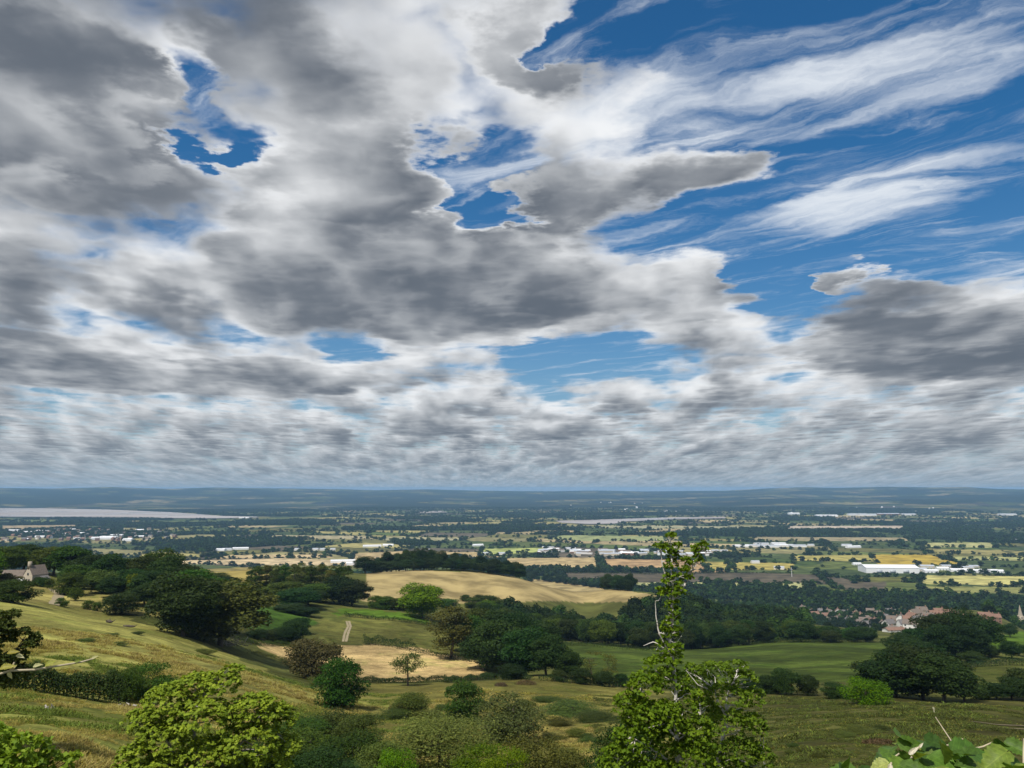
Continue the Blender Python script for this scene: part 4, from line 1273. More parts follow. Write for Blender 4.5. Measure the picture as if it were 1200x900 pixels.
# --- warehouse and estates in the vale
p = ground(1046, 671.5); shed(p[0], p[1] + 20, R(-4), (3.0, 2.6, 2.0), SHEET, SHEET, 'very long bright white warehouse with low pitched roof', None, 'warehouse', 'warehouse')
for i, (u, v, sx, sz, g_) in enumerate([(1076, 670, 0.9, 1.1, 1), (1090, 671, 0.8, 0.9, 0), (1086, 666, 0.8, 1.0, 1), (1104, 668, 0.7, 0.9, 0), (1108, 665, 0.6, 0.8, 1), (1124, 670, 1.0, 0.9, 0), (1132, 667, 0.8, 0.8, 1), (1146, 671, 1.0, 0.9, 0), (1158, 670.5, 1.0, 0.8, 0), (1168, 671, 0.7, 0.8, 0), (1140, 665, 0.6, 0.7, 1), (1014, 669, 0.6, 0.7, 1), (1004, 662, 0.5, 0.7, 0)]):
    p = ground(u, v); shed(p[0], p[1], R(-6 + 5 * math.sin(i * 2.1)), (sx, 0.8, sz), SHEET if g_ == 0 else CREAM, SHEET if g_ == 0 else GREY_SHEET, 'smaller pale shed on the estate beside the long white warehouse', 'sheds beside the white warehouse')
for i, (u, v, sx) in enumerate([(868, 641, 1.3), (882, 640.6, 1.6), (900, 641.2, 1.8), (918, 640.4, 1.6), (934, 640.8, 1.4), (892, 638.6, 1.2), (912, 638.4, 1.2)]):
    p = ground(u, v); shed(p[0], p[1], R(-3), (sx, 1.3, 0.9), WHITE if i % 2 else SHEET, GREY_SHEET if i % 3 else SHEET, 'long pale glasshouse-like shed in the row across the vale', 'row of long pale sheds in the vale', doors=False)
rs2 = np.random.default_rng(5)
for i in range(58):
    u = rs2.uniform(630, 838); v = 651.5 - 6 * rs2.random() ** 1.3 + (1.0 if u > 760 else 0) - (3 if u < 670 else 0)
    p = ground(u, v); c = rs2.choice([0, 1, 2, 3])
    shed(p[0], p[1], R(rs2.uniform(-25, 25)), (rs2.uniform(0.35, 1.1), rs2.uniform(0.4, 0.9), rs2.uniform(0.7, 1.2)), (SHEET, CREAM, WHITE, BRICK)[c], (GREY_SHEET, GREY_SHEET, BROWN_TILE, SHEET)[c], 'small %s works building on the estate beyond the tan stubble fields' % ('white grey-roofed', 'cream grey-roofed', 'white brown-roofed', 'brick white-roofed')[c], '%s works buildings beyond the tan fields' % ('white', 'cream', 'brown-roofed', 'brick')[c], 'works_building', 'building', doors=False)
for (u, v, s) in [(402, 659, 1.6), (436, 641, 1.5), (455, 640, 0.9), (258, 645.5, 0.9), (266, 645, 0.7), (282, 644, 1.2), (348, 645, 0.35), (370, 645, 0.5), (378, 645, 0.4), (390, 645, 0.4), (560, 640, 0.9), (570, 650, 0.5), (588, 650, 0.5), (300, 635, 0.5), (500, 646, 0.5), (415, 662, 1.0), (885, 660, 0.5), (848, 647, 0.6), (806, 623, 0.9), (950, 640, 0.5), (1190, 634, 0.8), (1000, 642, 1.3), (992, 640, 0.8), (913, 667, 0.6), (286, 607.4, 1.6)]:
    p = ground(u, v); shed(p[0], p[1], R(rs2.uniform(-20, 20)), (s, 0.7, 0.85), SHEET if s > 0.6 else WHITE, SHEET if s > 0.8 else GREY_SHEET, 'long white farm shed alone among the fields of the vale' if s > 0.8 else 'small pale farm building among the fields of the vale', 'long farm sheds in the vale' if s > 0.8 else 'small farm buildings in the vale', 'farm_building', 'building', doors=False)
# the riverside town, a few pixels to a house
for i in range(110):
    u = rs2.normal(95, 62); v = rs2.uniform(621, 634)
    if not (-30 < u < 240):
        continue
    p = ground(u, v); big = rs2.random() < 0.12
    house(p[0], p[1], rs2.uniform(-0.8, 0.8), (BRICK, CREAM, STONE, WHITE, BRICK)[i % 5], SHEET if big else (BROWN_TILE, RED_TILE, SLATE)[i % 3], (3.2, 2.0, 1.1) if big else rs2.uniform(1.1, 1.6), 'large pale-roofed hall in the distant riverside town' if big else 'tiny house in the distant town before the river', 'large halls of the riverside town' if big else 'houses of the riverside town', False)
for (u, v, s) in [(122, 632, 2.2), (128, 631, 1.6), (137, 629, 1.2), (34, 625, 1.2), (50, 624, 1.4), (18, 623, 1.4), (85, 622, 1.0), (150, 634, 0.8)]:
    p = ground(u, v); shed(p[0], p[1], R(4), (s, 1.2, 1.1), SHEET, SHEET, 'white flat-looking shed on the edge of the riverside town', 'white sheds of the riverside town', doors=False)
# hillside houses beyond the river
for i in range(30):
    k = rs2.random() * 0.8
    u = rs2.normal(740, 40) if k < 0.45 else (rs2.normal(990, 70) if k < 0.8 else rs2.uniform(50, 1150)); v = rs2.uniform(589, 600) if k < 0.45 else rs2.uniform(594, 603)
    p = ground(u, v)
    house(p[0], p[1], rs2.uniform(-0.8, 0.8), WHITE, SHEET if i % 2 else SLATE, rs2.uniform(1.0, 1.5), 'tiny white house on the slopes beyond the river', 'white houses beyond the river', False)
for (u, v, s) in [(966, 605.5, 3), (974, 605.5, 2), (1004, 604, 3.2), (1016, 604.3, 3), (1040, 603.6, 4), (1064, 604, 2.4), (1180, 604, 3), (930, 603, 2)]:
    p = ground(u, v); shed(p[0], p[1], 0, (s, 2.0, 1.6), SHEET if u != 1040 else RED_TILE, SHEET if int(u) % 4 else GREY_SHEET, 'big pale dock warehouse at the foot of the far blue hills', 'dock warehouses under the far hills', 'warehouse', 'warehouse', doors=False)

# --- mast in the ploughed land
p = ground(928, 676)
e = bpy.data.objects.new('mast', None); COL.objects.link(e); e.location = p
v_, f_ = tube(np.array([(0, 0, -1), (0, 0, 8), (0, 0, 17)]), 0.55, 0.35, 10); link('pole', mesh_np('pole', v_, f_, SHEET, True), e)
for i in range(3):
    a = R(90 + 120 * i)
    d = np.array([math.cos(a), 0, math.sin(a)])
    v_, f_ = tube(np.array([d * 0.3 + [0, -0.7, 17], d * 2 + [0, -0.7, 17], d * 4.5 + [0, -0.7, 17]]), np.array([0.2, 0.28, 0.06]), 0, 6); link('blade', mesh_np('blade', v_, f_, SHEET, True), e)
v_, f_ = boxv(-0.4, 0.4, -1.0, 0.8, 16.6, 17.5); link('nacelle', mesh_np('nacelle', v_, f_, SHEET), e)
tag(e, 'slim white mast standing in the brown ploughed land', 'mast')


# --- farmhouse on the spur
def farmhouse():
    p = at(44, 326)
    e = bpy.data.objects.new('farmhouse', None); COL.objects.link(e); e.location = p + np.array([0, 0, -0.2]); e.rotation_euler = (0, 0, R(8)); e.scale = (0.76, 0.76, 0.76)

    def put(nm, me, m_, loc, parent=e, rz=0):
        me.materials.append(m_); o = link(nm, me, parent); o.location = loc; o.rotation_euler = (0, 0, rz); return o
    put('wall', gable_block(12, 6, 3.6, 6.2), STONE, (-5.5, 0.5, 0))
    put('roof', roof_mesh(12, 6, 3.6, 6.2, 0.3), BROWN_TILE, (-5.5, 0.5, 0))
    put('gable_wing', gable_block(8.0, 5.6, 4.4, 8.4), solid('pale_stone_mat', (0.48, 0.42, 0.33), 0.95, 0.1, 0.25, 2.0), (2.6, -0.6, 0), e, R(62))
    wr = put('wing_roof', roof_mesh(8.0, 5.6, 4.4, 8.4, 0.15), BROWN_TILE, (2.6, -0.6, 0), e, R(62))
    ch = put('chimney', boxmesh('chimney', -0.7, 0.7, -0.55, 0.55, 7.0, 10.4), STONE, (-3.4, 0, 0), wr)
    put('lean_to', gable_block(4.0, 3.6, 2.4, 3.6), STONE, (6.4, -1.4, 0), e, R(62))
    put('lean_to_roof', roof_mesh(4.0, 3.6, 2.4, 3.6, 0.15), SLATE, (6.4, -1.4, 0), e, R(62))
    put('porch', gable_block(4.4, 2.6, 2.0, 2.7), WHITE, (-3.6, -3.2, 0))
    put('porch_roof', roof_mesh(4.4, 2.6, 2.0, 2.7, 0.1), SHEET, (-3.6, -3.2, 0))
    for wx, wz in ((-10, 2.2), (-7.6, 2.2), (-1.2, 2.4)):
        o = link('window', recol(HWIN, DARKGLASS), e); o.location = (wx, -2.55, wz); o.scale = (0.9, 1, 0.85)
    for yy, wz in ((-0.8, 2.0), (0.9, 2.0), (0, 4.8)):
        o = link('window', recol(HWIN, DARKGLASS), e); a = R(62 + 180)
        o.location = (2.6 + 4.04 * math.cos(a) - yy * math.sin(a), -0.6 + 4.04 * math.sin(a) + yy * math.cos(a), wz); o.rotation_euler = (0, 0, R(62 + 90)); o.scale = (0.8, 1, 0.9)
    o = link('door', recol(HDOOR, DARKGLASS), e); o.location = (-5.6, -2.55, 0)
    tag(e, 'stone farmhouse with brown roof and tall pale gable under a chimney', 'house')
    CLEAR.append((p[0], p[1], 16))


farmhouse()

# ================================================================== the trees of the vale
g = np.random.default_rng(11)
mid_pts = []
for (x, y, h, w) in FAR_TREES:
    mid_pts.append((x, y, gz(x, y) - 0.3, w, h, g.uniform(0, 6.28), g.integers(0, 6)))
n = 26000
uu = g.uniform(690, 1330, n); DD = np.sqrt(g.uniform(760 ** 2, 1380 ** 2, n))
xx = DD * np.tan(np.arctan((uu - 600) / FPX * math.cos(PITCH))); yy = DD * np.ones(n)
xx = DD * np.sin(np.arctan((uu - 600) / FPX * math.cos(PITCH))); yy = DD * np.cos(np.arctan((uu - 600) / FPX * math.cos(PITCH)))
keep = (fbm(xx / 130, yy / 130, 3, 91) > np.where(DD < 1150, 0.40, 0.46)) & ~near_clear(xx, yy)
for poly, colr in FPOLY:
    keep &= ~in_poly(xx, yy, poly)
keep &= ~((uu > 945) & (DD < 1120) & (uu < 1140) & (g.random(n) < 0.95))
keep &= ~((uu > 1130) & (DD > 850) & (DD < 1080) & (g.random(n) < 0.8))
keep &= ~((uu < 800) & (DD < 900))
keep &= ~((uu > 1030) & (DD < 1000) & (fbm(xx / 60, yy / 60, 2, 97) > 0.36))
grid = {}
for x, y in zip(xx[keep], yy[keep]):
    c = (int(x // 10), int(y // 10))
    if any((x - q[0]) ** 2 + (y - q[1]) ** 2 < 90 for i in (-1, 0, 1) for j in (-1, 0, 1) for q in grid.get((c[0] + i, c[1] + j), ())):
        continue
    grid.setdefault(c, []).append((x, y))
for cell in grid.values():
    for x, y in cell:
        mid_pts.append((x, y, 0, g.uniform(9, 14), g.uniform(8, 14), g.uniform(0, 6.28), g.integers(0, 6)))
mp_ = np.array(mid_pts)
pu_ = project(mp_[:, 0], mp_[:, 1], height(mp_[:, 0], mp_[:, 1]))[0]
sm = (pu_ > 945) & (pu_ < 1140) & (np.hypot(mp_[:, 0], mp_[:, 1]) < 1120)
mp_[sm, 3:5] *= 0.62
mp_[:, 2] = height(mp_[:, 0], mp_[:, 1]) - 0.3
scatter('woodland', mp_, mid_protos, 'dark broadleaf woodland running back from the big wood round the village', 'woodland')

n = 420000
az_ = g.uniform(R(-40), R(40), n); DD = np.sqrt(g.uniform(1250 ** 2, 7600 ** 2, n))
xx, yy = DD * np.sin(az_), DD * np.cos(az_)
r1, r2_, ed = patch(xx, yy)
wd = wooded(xx, yy)
hed = (ed < 4.5) & (fbm(xx / 160, yy / 160, 2, 51) > 0.36)
wod = (wd > 0.5) & (g.random(n) < np.where(DD < 3000, 0.75, 0.4))
spin = g.random(n) < 0.006
inside = np.zeros(n, bool); edge = np.zeros(n, bool)
for poly, colr in FPOLY:
    P_ = np.array(poly); bb = (xx > P_[:, 0].min() - 20) & (xx < P_[:, 0].max() + 20) & (yy > P_[:, 1].min() - 20) & (yy < P_[:, 1].max() + 20)
    idx = np.nonzero(bb)[0]
    if not len(idx):
        continue
    inside[idx] |= in_poly(xx[idx], yy[idx], poly)
    a_, b_ = P_, np.roll(P_, -1, 0)
    for q0, q1 in zip(a_, b_):
        dv = q1 - q0; L2 = max((dv ** 2).sum(), 1e-6)
        tt = np.clip(((xx[idx] - q0[0]) * dv[0] + (yy[idx] - q0[1]) * dv[1]) / L2, 0, 1)
        dd = np.hypot(xx[idx] - q0[0] - tt * dv[0], yy[idx] - q0[1] - tt * dv[1])
        edge[idx] |= dd < 5
keep = ((hed | wod | spin) & ~inside) | (edge & (fbm(xx / 90, yy / 90, 2, 53) > 0.40))
wat = (DD > 4900) & (DD < 8200)
pu, pv = project(xx, yy, np.full(n, 9.6))
keep &= ~(wat & (pu < 390) & (pv > np.interp(pu, [0, 130, 200, 262, 390], [593.5, 596.5, 599.5, 604, 605])) & (pv < np.interp(pu, [0, 200, 390], [606, 608, 607])))
keep &= ~((pu > 640) & (pu < 860) & (pv > np.interp(pu, [640, 700, 790, 860], [610.6, 609, 606, 605.5])) & (pv < np.interp(pu, [640, 690, 735, 790, 860], [613.5, 615, 611.5, 609.2, 608])))
keep &= ~near_clear(xx, yy)
x, y, D_ = xx[keep], yy[keep], DD[keep]; m = len(x)
hgt = np.where(wod[keep], g.uniform(9, 15, m), 3.0 + 11 * g.random(m) ** 2.0)
wid = np.where(wod[keep], g.uniform(11, 17, m), hgt * g.uniform(0.8, 1.2, m) + 4.0)
arr = np.stack([x, y, height(x, y) - 0.3, wid, hgt, g.uniform(0, 6.28, m), g.integers(0, 6, m)], -1)
scatter('hedgerow_trees', arr, far_protos, 'hedgerow trees and copses scattered over the fields of the vale', 'trees')
print('FAR', len(arr), len(mp_))

# ================================================================== near trees
def lobed_tree(name, u, D, lobes, leaf, rosettes, per, colr, label, cat, bark, trunk_r, stems, size_jit=0.5, up=0.6, spread=0.6, px=None, extra=None, ros_r=None):
    """a tree near the eye: lobes are given as (column, row, depth offset m, half width px, half height px); stems as lists of such points"""
    p = at(u, D); m_px = p[1] / FPX
    g = np.random.default_rng(int(u * 7 + D))

    def loc(q):
        # offsets in metres, in a frame across the sight line
        x = (q[0] - u) * m_px * math.cos(math.atan2(p[0], p[1])); z = -(q[1] - V0) * m_px * 1.0 + (200 - p[2]); return np.array([x, q[2], z])
    cs = np.array([loc(l) for l in lobes]); rr = np.array([(l[3] * m_px * 0.86, l[3] * m_px * 0.8, l[4] * m_px * 0.95) for l in lobes])
    vol = rr[:, 0] * rr[:, 2]; vol = vol / vol.sum()
    P, O, tint = [], [], []
    for c, r, w in zip(cs, rr, vol):
        n = max(int(rosettes * w), 14)
        d = rand_dirs(n, g); d[:, 2] = np.where(d[:, 2] < -0.5, -d[:, 2], d[:, 2])
        k = g.uniform(0.55, 1.05, n) ** 0.7
        c0 = c + d * r * k[:, None]
        for q, dd in zip(c0, d):
            a = rand_dirs(per, g); a[:, 2] = np.abs(a[:, 2]) * 0.5; a = unit(a)
            P.append(q + a * (ros_r or leaf * 0.75) * g.uniform(0.4, 1.1, (per, 1))); O.append(np.tile(unit(dd * 0.5 + [0, 0, up]), (per, 1)) + a * 0.35)
            tint.append(np.full(per, g.uniform(0, 1)))
    P = np.concatenate(P); O = np.concatenate(O); tint = np.concatenate(tint)
    v, f, t_ = leaf_cloud(P, O, leaf, g, aspect=0.72, up=0.15, spread=spread, fold=0.10, lift=0.15)
    t_ = np.clip(0.55 * t_ + 0.45 * np.repeat(tint, 4), 0, 1)
    e = bpy.data.objects.new(name, None); COL.objects.link(e); e.location = p
    az0 = math.atan2(p[0], p[1]); e.rotation_euler = (0, 0, -az0)
    c = link('crown', with_tint(mesh_np(name + '_leaves', v, f, LEAF), t_), e); c.color = (*colr, 1)
    parts = []
    for st, r0, r1 in stems:
        q = np.array([loc(s) for s in st]); q = np.concatenate([np.array([[q[0][0], q[0][1], -0.4]]), q]) if st[0][1] > 900 else q
        # smooth and kink a little
        t0 = np.linspace(0, len(q) - 1, len(q) * 4); qq = np.stack([np.interp(t0, np.arange(len(q)), q[:, i]) for i in range(3)], -1)
        qq[1:-1] = (qq[:-2] + 2 * qq[1:-1] + qq[2:]) / 4; qq[1:-1] += g.normal(size=qq[1:-1].shape) * r0 * 0.16
        parts.append(tube(qq, r0, r1, 8))
    main = qq
    # twigs to the leaf masses
    S = np.concatenate([pp[0] for pp in parts])
    for c, r in zip(cs, rr):
        for k in range(5):
            e_ = c + rand_dirs(1, g)[0] * r * 0.8
            s = S[np.argmin(((S - e_) ** 2).sum(1) + np.where(S[:, 2] > e_[2], 1.5, 0))]
            m_ = (s + e_) / 2 + g.normal(size=3) * 0.08
            parts.append(tube(np.array([s, (s + m_) / 2 + g.normal(size=3) * 0.03, m_, e_]), trunk_r * 0.22, trunk_r * 0.04, 5))
    vv, ff, _ = join(parts)
    link('trunk', mesh_np(name + '_trunk', vv, ff, bark, True), e)
    return tag(e, label, cat)


lobed_tree('sycamore_tree', 252 + 9, 36, [
    (214, 806, 0, 34, 20), (241, 795, 0.4, 30, 16), (271, 792, 0, 26, 14), (189, 826, 0.2, 26, 16), (249, 822, -0.6, 44, 22), (209, 842, -0.3, 34, 20), (181, 862, 0, 26, 18), (309, 822, -0.2, 36, 20), (334, 838, 0.2, 30, 20), (299, 852, -0.8, 44, 22), (347, 866, 0, 22, 14), (259, 860, -0.9, 36, 22), (325, 880, -0.3, 36, 16), (271, 890, -0.6, 44, 20), (224, 885, 0.9, 30, 22), (169, 885, 0.3, 22, 18), (189, 880, -0.5, 26, 18), (174, 900, -0.4, 30, 14), (214, 868, -0.7, 24, 16), (284, 780, 0.3, 14, 8), (254, 785, 0.2, 12, 8)],
    0.165, 3500, 8, (0.215, 0.265, 0.058), 'pale yellow-green sycamore with bright leaf clusters on the near slope', 'tree', GREY_WOOD, 0.16,
    [([(261, 930, 0), (255, 900, 0), (249, 870, 0), (241, 835, 0), (247, 805, 0)], 0.17, 0.04), ([(255, 900, 0), (271, 880, -0.5), (294, 856, -0.4), (314, 830, -0.2)], 0.10, 0.03), ([(255, 900, 0), (229, 870, 0.2), (209, 840, 0)], 0.09, 0.03), ([(259, 915, 0), (247, 895, -0.8), (241, 880, -0.9)], 0.06, 0.02)])
lobed_tree('wild_cherry_shrub', 30, 13.5, [
    (10, 858, 0, 40, 26), (50, 866, -0.2, 34, 24), (-20, 870, 0, 40, 36), (30, 885, -0.3, 50, 24), (85, 884, -0.1, 26, 16), (70, 900, -0.3, 40, 20), (0, 905, -0.3, 60, 24), (112, 882, 0, 10, 7), (20, 846, 0.2, 14, 10), (-60, 890, 0, 50, 50), (60, 930, 0, 60, 30), (-10, 945, 0, 80, 30)],
    0.085, 2200, 5, (0.20, 0.26, 0.058), 'glossy light green shrub with small oval leaves low on the near bank', 'shrub', BARK, 0.05,
    [([(30, 1000, 0), (28, 960, 0), (20, 900, 0), (12, 860, 0)], 0.05, 0.012), ([(30, 1000, 0), (50, 940, 0), (70, 890, 0)], 0.04, 0.01), ([(30, 1000, 0), (0, 940, 0), (-20, 880, 0)], 0.04, 0.01)], spread=0.9)
lobed_tree('thin_alder_tree', 8, 42, [
    (8, 720, 0, 18, 10), (0, 740, 0, 20, 14), (20, 742, 0.2, 16, 12), (-10, 765, 0, 22, 16), (18, 770, -0.3, 22, 14), (42, 738, 0, 10, 7), (50, 752, 0, 12, 8), (36, 765, 0.3, 14, 9), (-14, 730, 0, 20, 16), (10, 790, 0, 30, 12), (28, 716, 0, 8, 6), (56, 744, 0, 8, 6), (0, 775, 0, 30, 16), (34, 784, 0.2, 22, 12), (-6, 752, -0.3, 24, 16), (14, 730, -0.2, 18, 12)],
    0.145, 2300, 6, (0.060, 0.082, 0.026), 'thin dark tree with sparse crown in front of the overgrown hedge', 'tree', BARK, 0.1,
    [([(8, 930, 0), (8, 850, 0), (10, 780, 0), (8, 745, 0), (10, 716, 0)], 0.11, 0.02), ([(8, 800, 0), (25, 770, 0), (45, 740, 0)], 0.05, 0.015), ([(8, 810, 0), (-10, 770, 0), (-14, 730, 0)], 0.05, 0.015)], spread=0.9)
lobed_tree('slender_pale_tree', 786, 22, [
    (784, 628, 0, 7, 6), (781, 642, 0, 9, 8), (772, 638, 0, 8, 5), (793, 640, 0, 7, 6), (821, 640, 0, 7, 8), (815, 652, 0, 6, 8), (800, 655, 0, 6, 6), (784, 660, 0, 9, 10), (800, 670, 0, 9, 12), (777, 676, 0, 8, 8), (792, 690, 0, 10, 10), (784, 705, 0, 9, 9), (772, 690, 0, 6, 6), (785, 722, 0, 10, 8), (780, 736, 0, 11, 8), (772, 752, 0, 12, 9), (786, 752, 0, 12, 8), (768, 772, 0, 22, 12), (752, 792, -0.3, 26, 18), (780, 790, 0.2, 24, 16), (735, 818, 0, 26, 18), (765, 822, -0.5, 34, 20), (742, 852, -0.2, 34, 22), (780, 856, 0.4, 30, 26), (720, 880, 0, 30, 24), (760, 890, -0.4, 44, 26), (800, 812, 0.3, 20, 18), (812, 642, 0, 4, 8), (806, 660, 0, 5, 8), (800, 872, 0, 34, 26), (775, 835, 0.3, 30, 20), (745, 835, 0.2, 30, 20), (810, 845, 0.1, 24, 22), (786, 650, 0, 8, 8), (790, 676, 0, 8, 8), (780, 690, 0, 7, 8), (786, 712, 0, 9, 7), (788, 735, 0, 9, 8), (776, 728, 0, 8, 7), (781, 764, 0, 16, 9)],
    0.10, 3100, 6, (0.110, 0.175, 0.034), 'tall slender pale-barked tree with a thin leafy leader above the wood', 'tree', PALE_BARK, 0.09,
    [([(786, 960, 0), (788, 900, 0), (784, 840, 0), (786, 790, 0), (780, 745, 0), (786, 700, 0), (784, 655, 0), (784, 624, 0)], 0.075, 0.006), ([(785, 700, 0), (800, 680, 0), (812, 655, 0), (822, 636, 0)], 0.03, 0.01), ([(784, 690, 0), (774, 660, 0), (772, 640, 0), (766, 628, 0)], 0.025, 0.006), ([(782, 762, 0), (768, 735, 0), (765, 715, 0), (765, 700, 0)], 0.028, 0.006), ([(780, 756, 0), (762, 745, 0), (750, 750, 0)], 0.022, 0.006), ([(786, 850, 0), (760, 820, 0), (745, 800, 0)], 0.04, 0.01), ([(786, 880, 0), (755, 860, 0), (735, 850, 0)], 0.04, 0.01)], spread=0.9)
lobed_tree('white_barked_tree', 826, 25, [
    (832, 778, 0, 26, 12), (856, 770, 0, 16, 8), (862, 784, 0, 18, 12), (815, 792, 0.3, 20, 14), (840, 800, -0.3, 34, 14), (872, 806, 0.2, 16, 14), (846, 828, -0.35, 36, 16), (818, 830, 0.5, 22, 20), (872, 836, 0.2, 18, 16), (855, 858, -0.3, 30, 18), (820, 868, -0.3, 24, 22), (880, 866, 0, 16, 16), (845, 888, 0.3, 40, 18), (886, 892, 0, 14, 16), (804, 780, 0.2, 12, 10)],
    0.095, 1800, 6, (0.118, 0.172, 0.036), 'loosely leaved tree with forked white trunks beside the slender pale tree', 'tree', PALE_BARK, 0.1,
    [([(824, 960, 0), (824, 905, 0), (818, 880, -0.3), (814, 862, -0.5)], 0.10, 0.03), ([(824, 905, 0), (830, 870, -0.4), (836, 845, -0.2), (842, 820, -0.25), (842, 805, -0.25), (846, 788, -0.2)], 0.075, 0.02), ([(842, 822, -0.25), (832, 806, -0.25), (830, 795, -0.2)], 0.04, 0.015), ([(846, 792, -0.2), (852, 780, -0.4), (858, 768, 0)], 0.03, 0.008), ([(812, 830, -0.2), (813, 815, -0.2), (814, 805, -0.5)], 0.035, 0.02), ([(884, 910, 0), (883, 885, -0.2), (882, 868, -0.2)], 0.03, 0.012), ([(824, 900, 0), (850, 880, 0), (878, 862, 0)], 0.04, 0.01)], spread=0.95)

# ------------------------------------------------------------------ bramble under the eye, leaf by leaf
def big_leaf(seed, tone):
    g = np.random.default_rng(seed)
    n = 17
    s = np.linspace(0, 1, n)
    half = 0.40 * np.sin(np.pi * s ** 0.62) ** 0.95 * (1 - 0.25 * s) * (1 + 0.11 * (np.arange(n) % 2 * 2 - 1)); half[0] = 0.02; half[-1] = 0.0
    V = []
    for i in range(n):
        sag = -(0.12 + 0.09 * (seed % 3)) * s[i] ** 2 + 0.03 * math.sin(6 * s[i] + seed)
        for k in (-1, -0.5, 0, 0.5, 1):
            V.append((half[i] * k, s[i] - 0.1 * abs(k) * (s[i] < 0.15), sag + 0.16 * abs(k) ** 1.5 * half[i] * (1.2 + 0.5 * (seed % 4)) + 0.02 * math.sin(s[i] * 22 + k * 3) * abs(k)))
    F = [(i * 5 + j, i * 5 + j + 1, (i + 1) * 5 + j + 1, (i + 1) * 5 + j) for i in range(n - 1) for j in range(4)]
    me = mesh_np('leaf', np.array(V), np.array(F), None, True)
    t_ = np.full(len(V), tone) + np.array([0.12 if i % 5 == 2 else 0 for i in range(len(V))])
    return with_tint(me, np.clip(t_, 0, 1))


def bramble_leaf_mat(t):
    c = t.new('ShaderNodeTexCoord'); sp = t.new('ShaderNodeSeparateXYZ'); t.put(sp.inputs[0], c.outputs['Object'])
    oi = t.new('ShaderNodeObjectInfo')
    # side veins and a paler midrib
    vein = t.m('SINE', t.m('MULTIPLY', t.m('SUBTRACT', sp.outputs[1], t.m('MULTIPLY', t.m('ABSOLUTE', sp.outputs[0]), 0.8)), 46.0))
    vm = t.rmap(vein, 0.86, 1.0, 0.0, 0.45)
    rib = t.rmap(t.m('ABSOLUTE', sp.outputs[0]), 0.0, 0.025, 0.6, 0.0)
    k = t.rmap(t.noise(c.outputs['Object'], 5.0, 4), 0.3, 0.7, 0.75, 1.25)
    base = t.v('SCALE', oi.outputs['Color'], None, k)
    base = t.mix(t.m('MAXIMUM', vm, rib), base, t.v('MULTIPLY', base, (1.7, 1.5, 1.6)))
    s1 = bsdf(t, base, 0.5, 0.22)
    tr = t.new('ShaderNodeBsdfTranslucent'); t.put(tr.inputs['Color'], t.v('MULTIPLY', base, (1.6, 1.5, 0.5)))
    mx = t.new('ShaderNodeMixShader'); mx.inputs[0].default_value = 0.3
    t.l.new(s1, mx.inputs[1]); t.l.new(tr.outputs[0], mx.inputs[2])
    return mx.outputs[0]


BLEAF = material('bramble_leaf_mat', bramble_leaf_mat)
leaves = [big_leaf(i, 0.4) for i in range(4)]
for m_ in leaves:
    m_.materials.append(BLEAF)
DRYSTEM = solid('dry_stem_mat', (0.42, 0.36, 0.24), 0.8, 0.2, 0.25, 20)
GREENSTEM = solid('green_stem_mat', (0.16, 0.20, 0.07), 0.7, 0.2, 0.25, 20)


def eye_point(u, v, d):
    """a point d metres from the eye"""
    return CAM + ray(u, v) * d


def leaf_obj(parent, name, pos, tipdir, nor, L, wf, colr, k):
    o = link(name, leaves[k % 4], parent)
    y = Vector(tipdir).normalized(); z = Vector(nor); z = (z - y * z.dot(y)).normalized(); x = y.cross(z)
    M = Matrix((x, y, z)).transposed().to_4x4()
    o.matrix_local = Matrix.Translation(Vector(pos)) @ M @ Matrix.Diagonal((L * wf, L, L, 1))
    o.color = (*colr, 1)
    return o


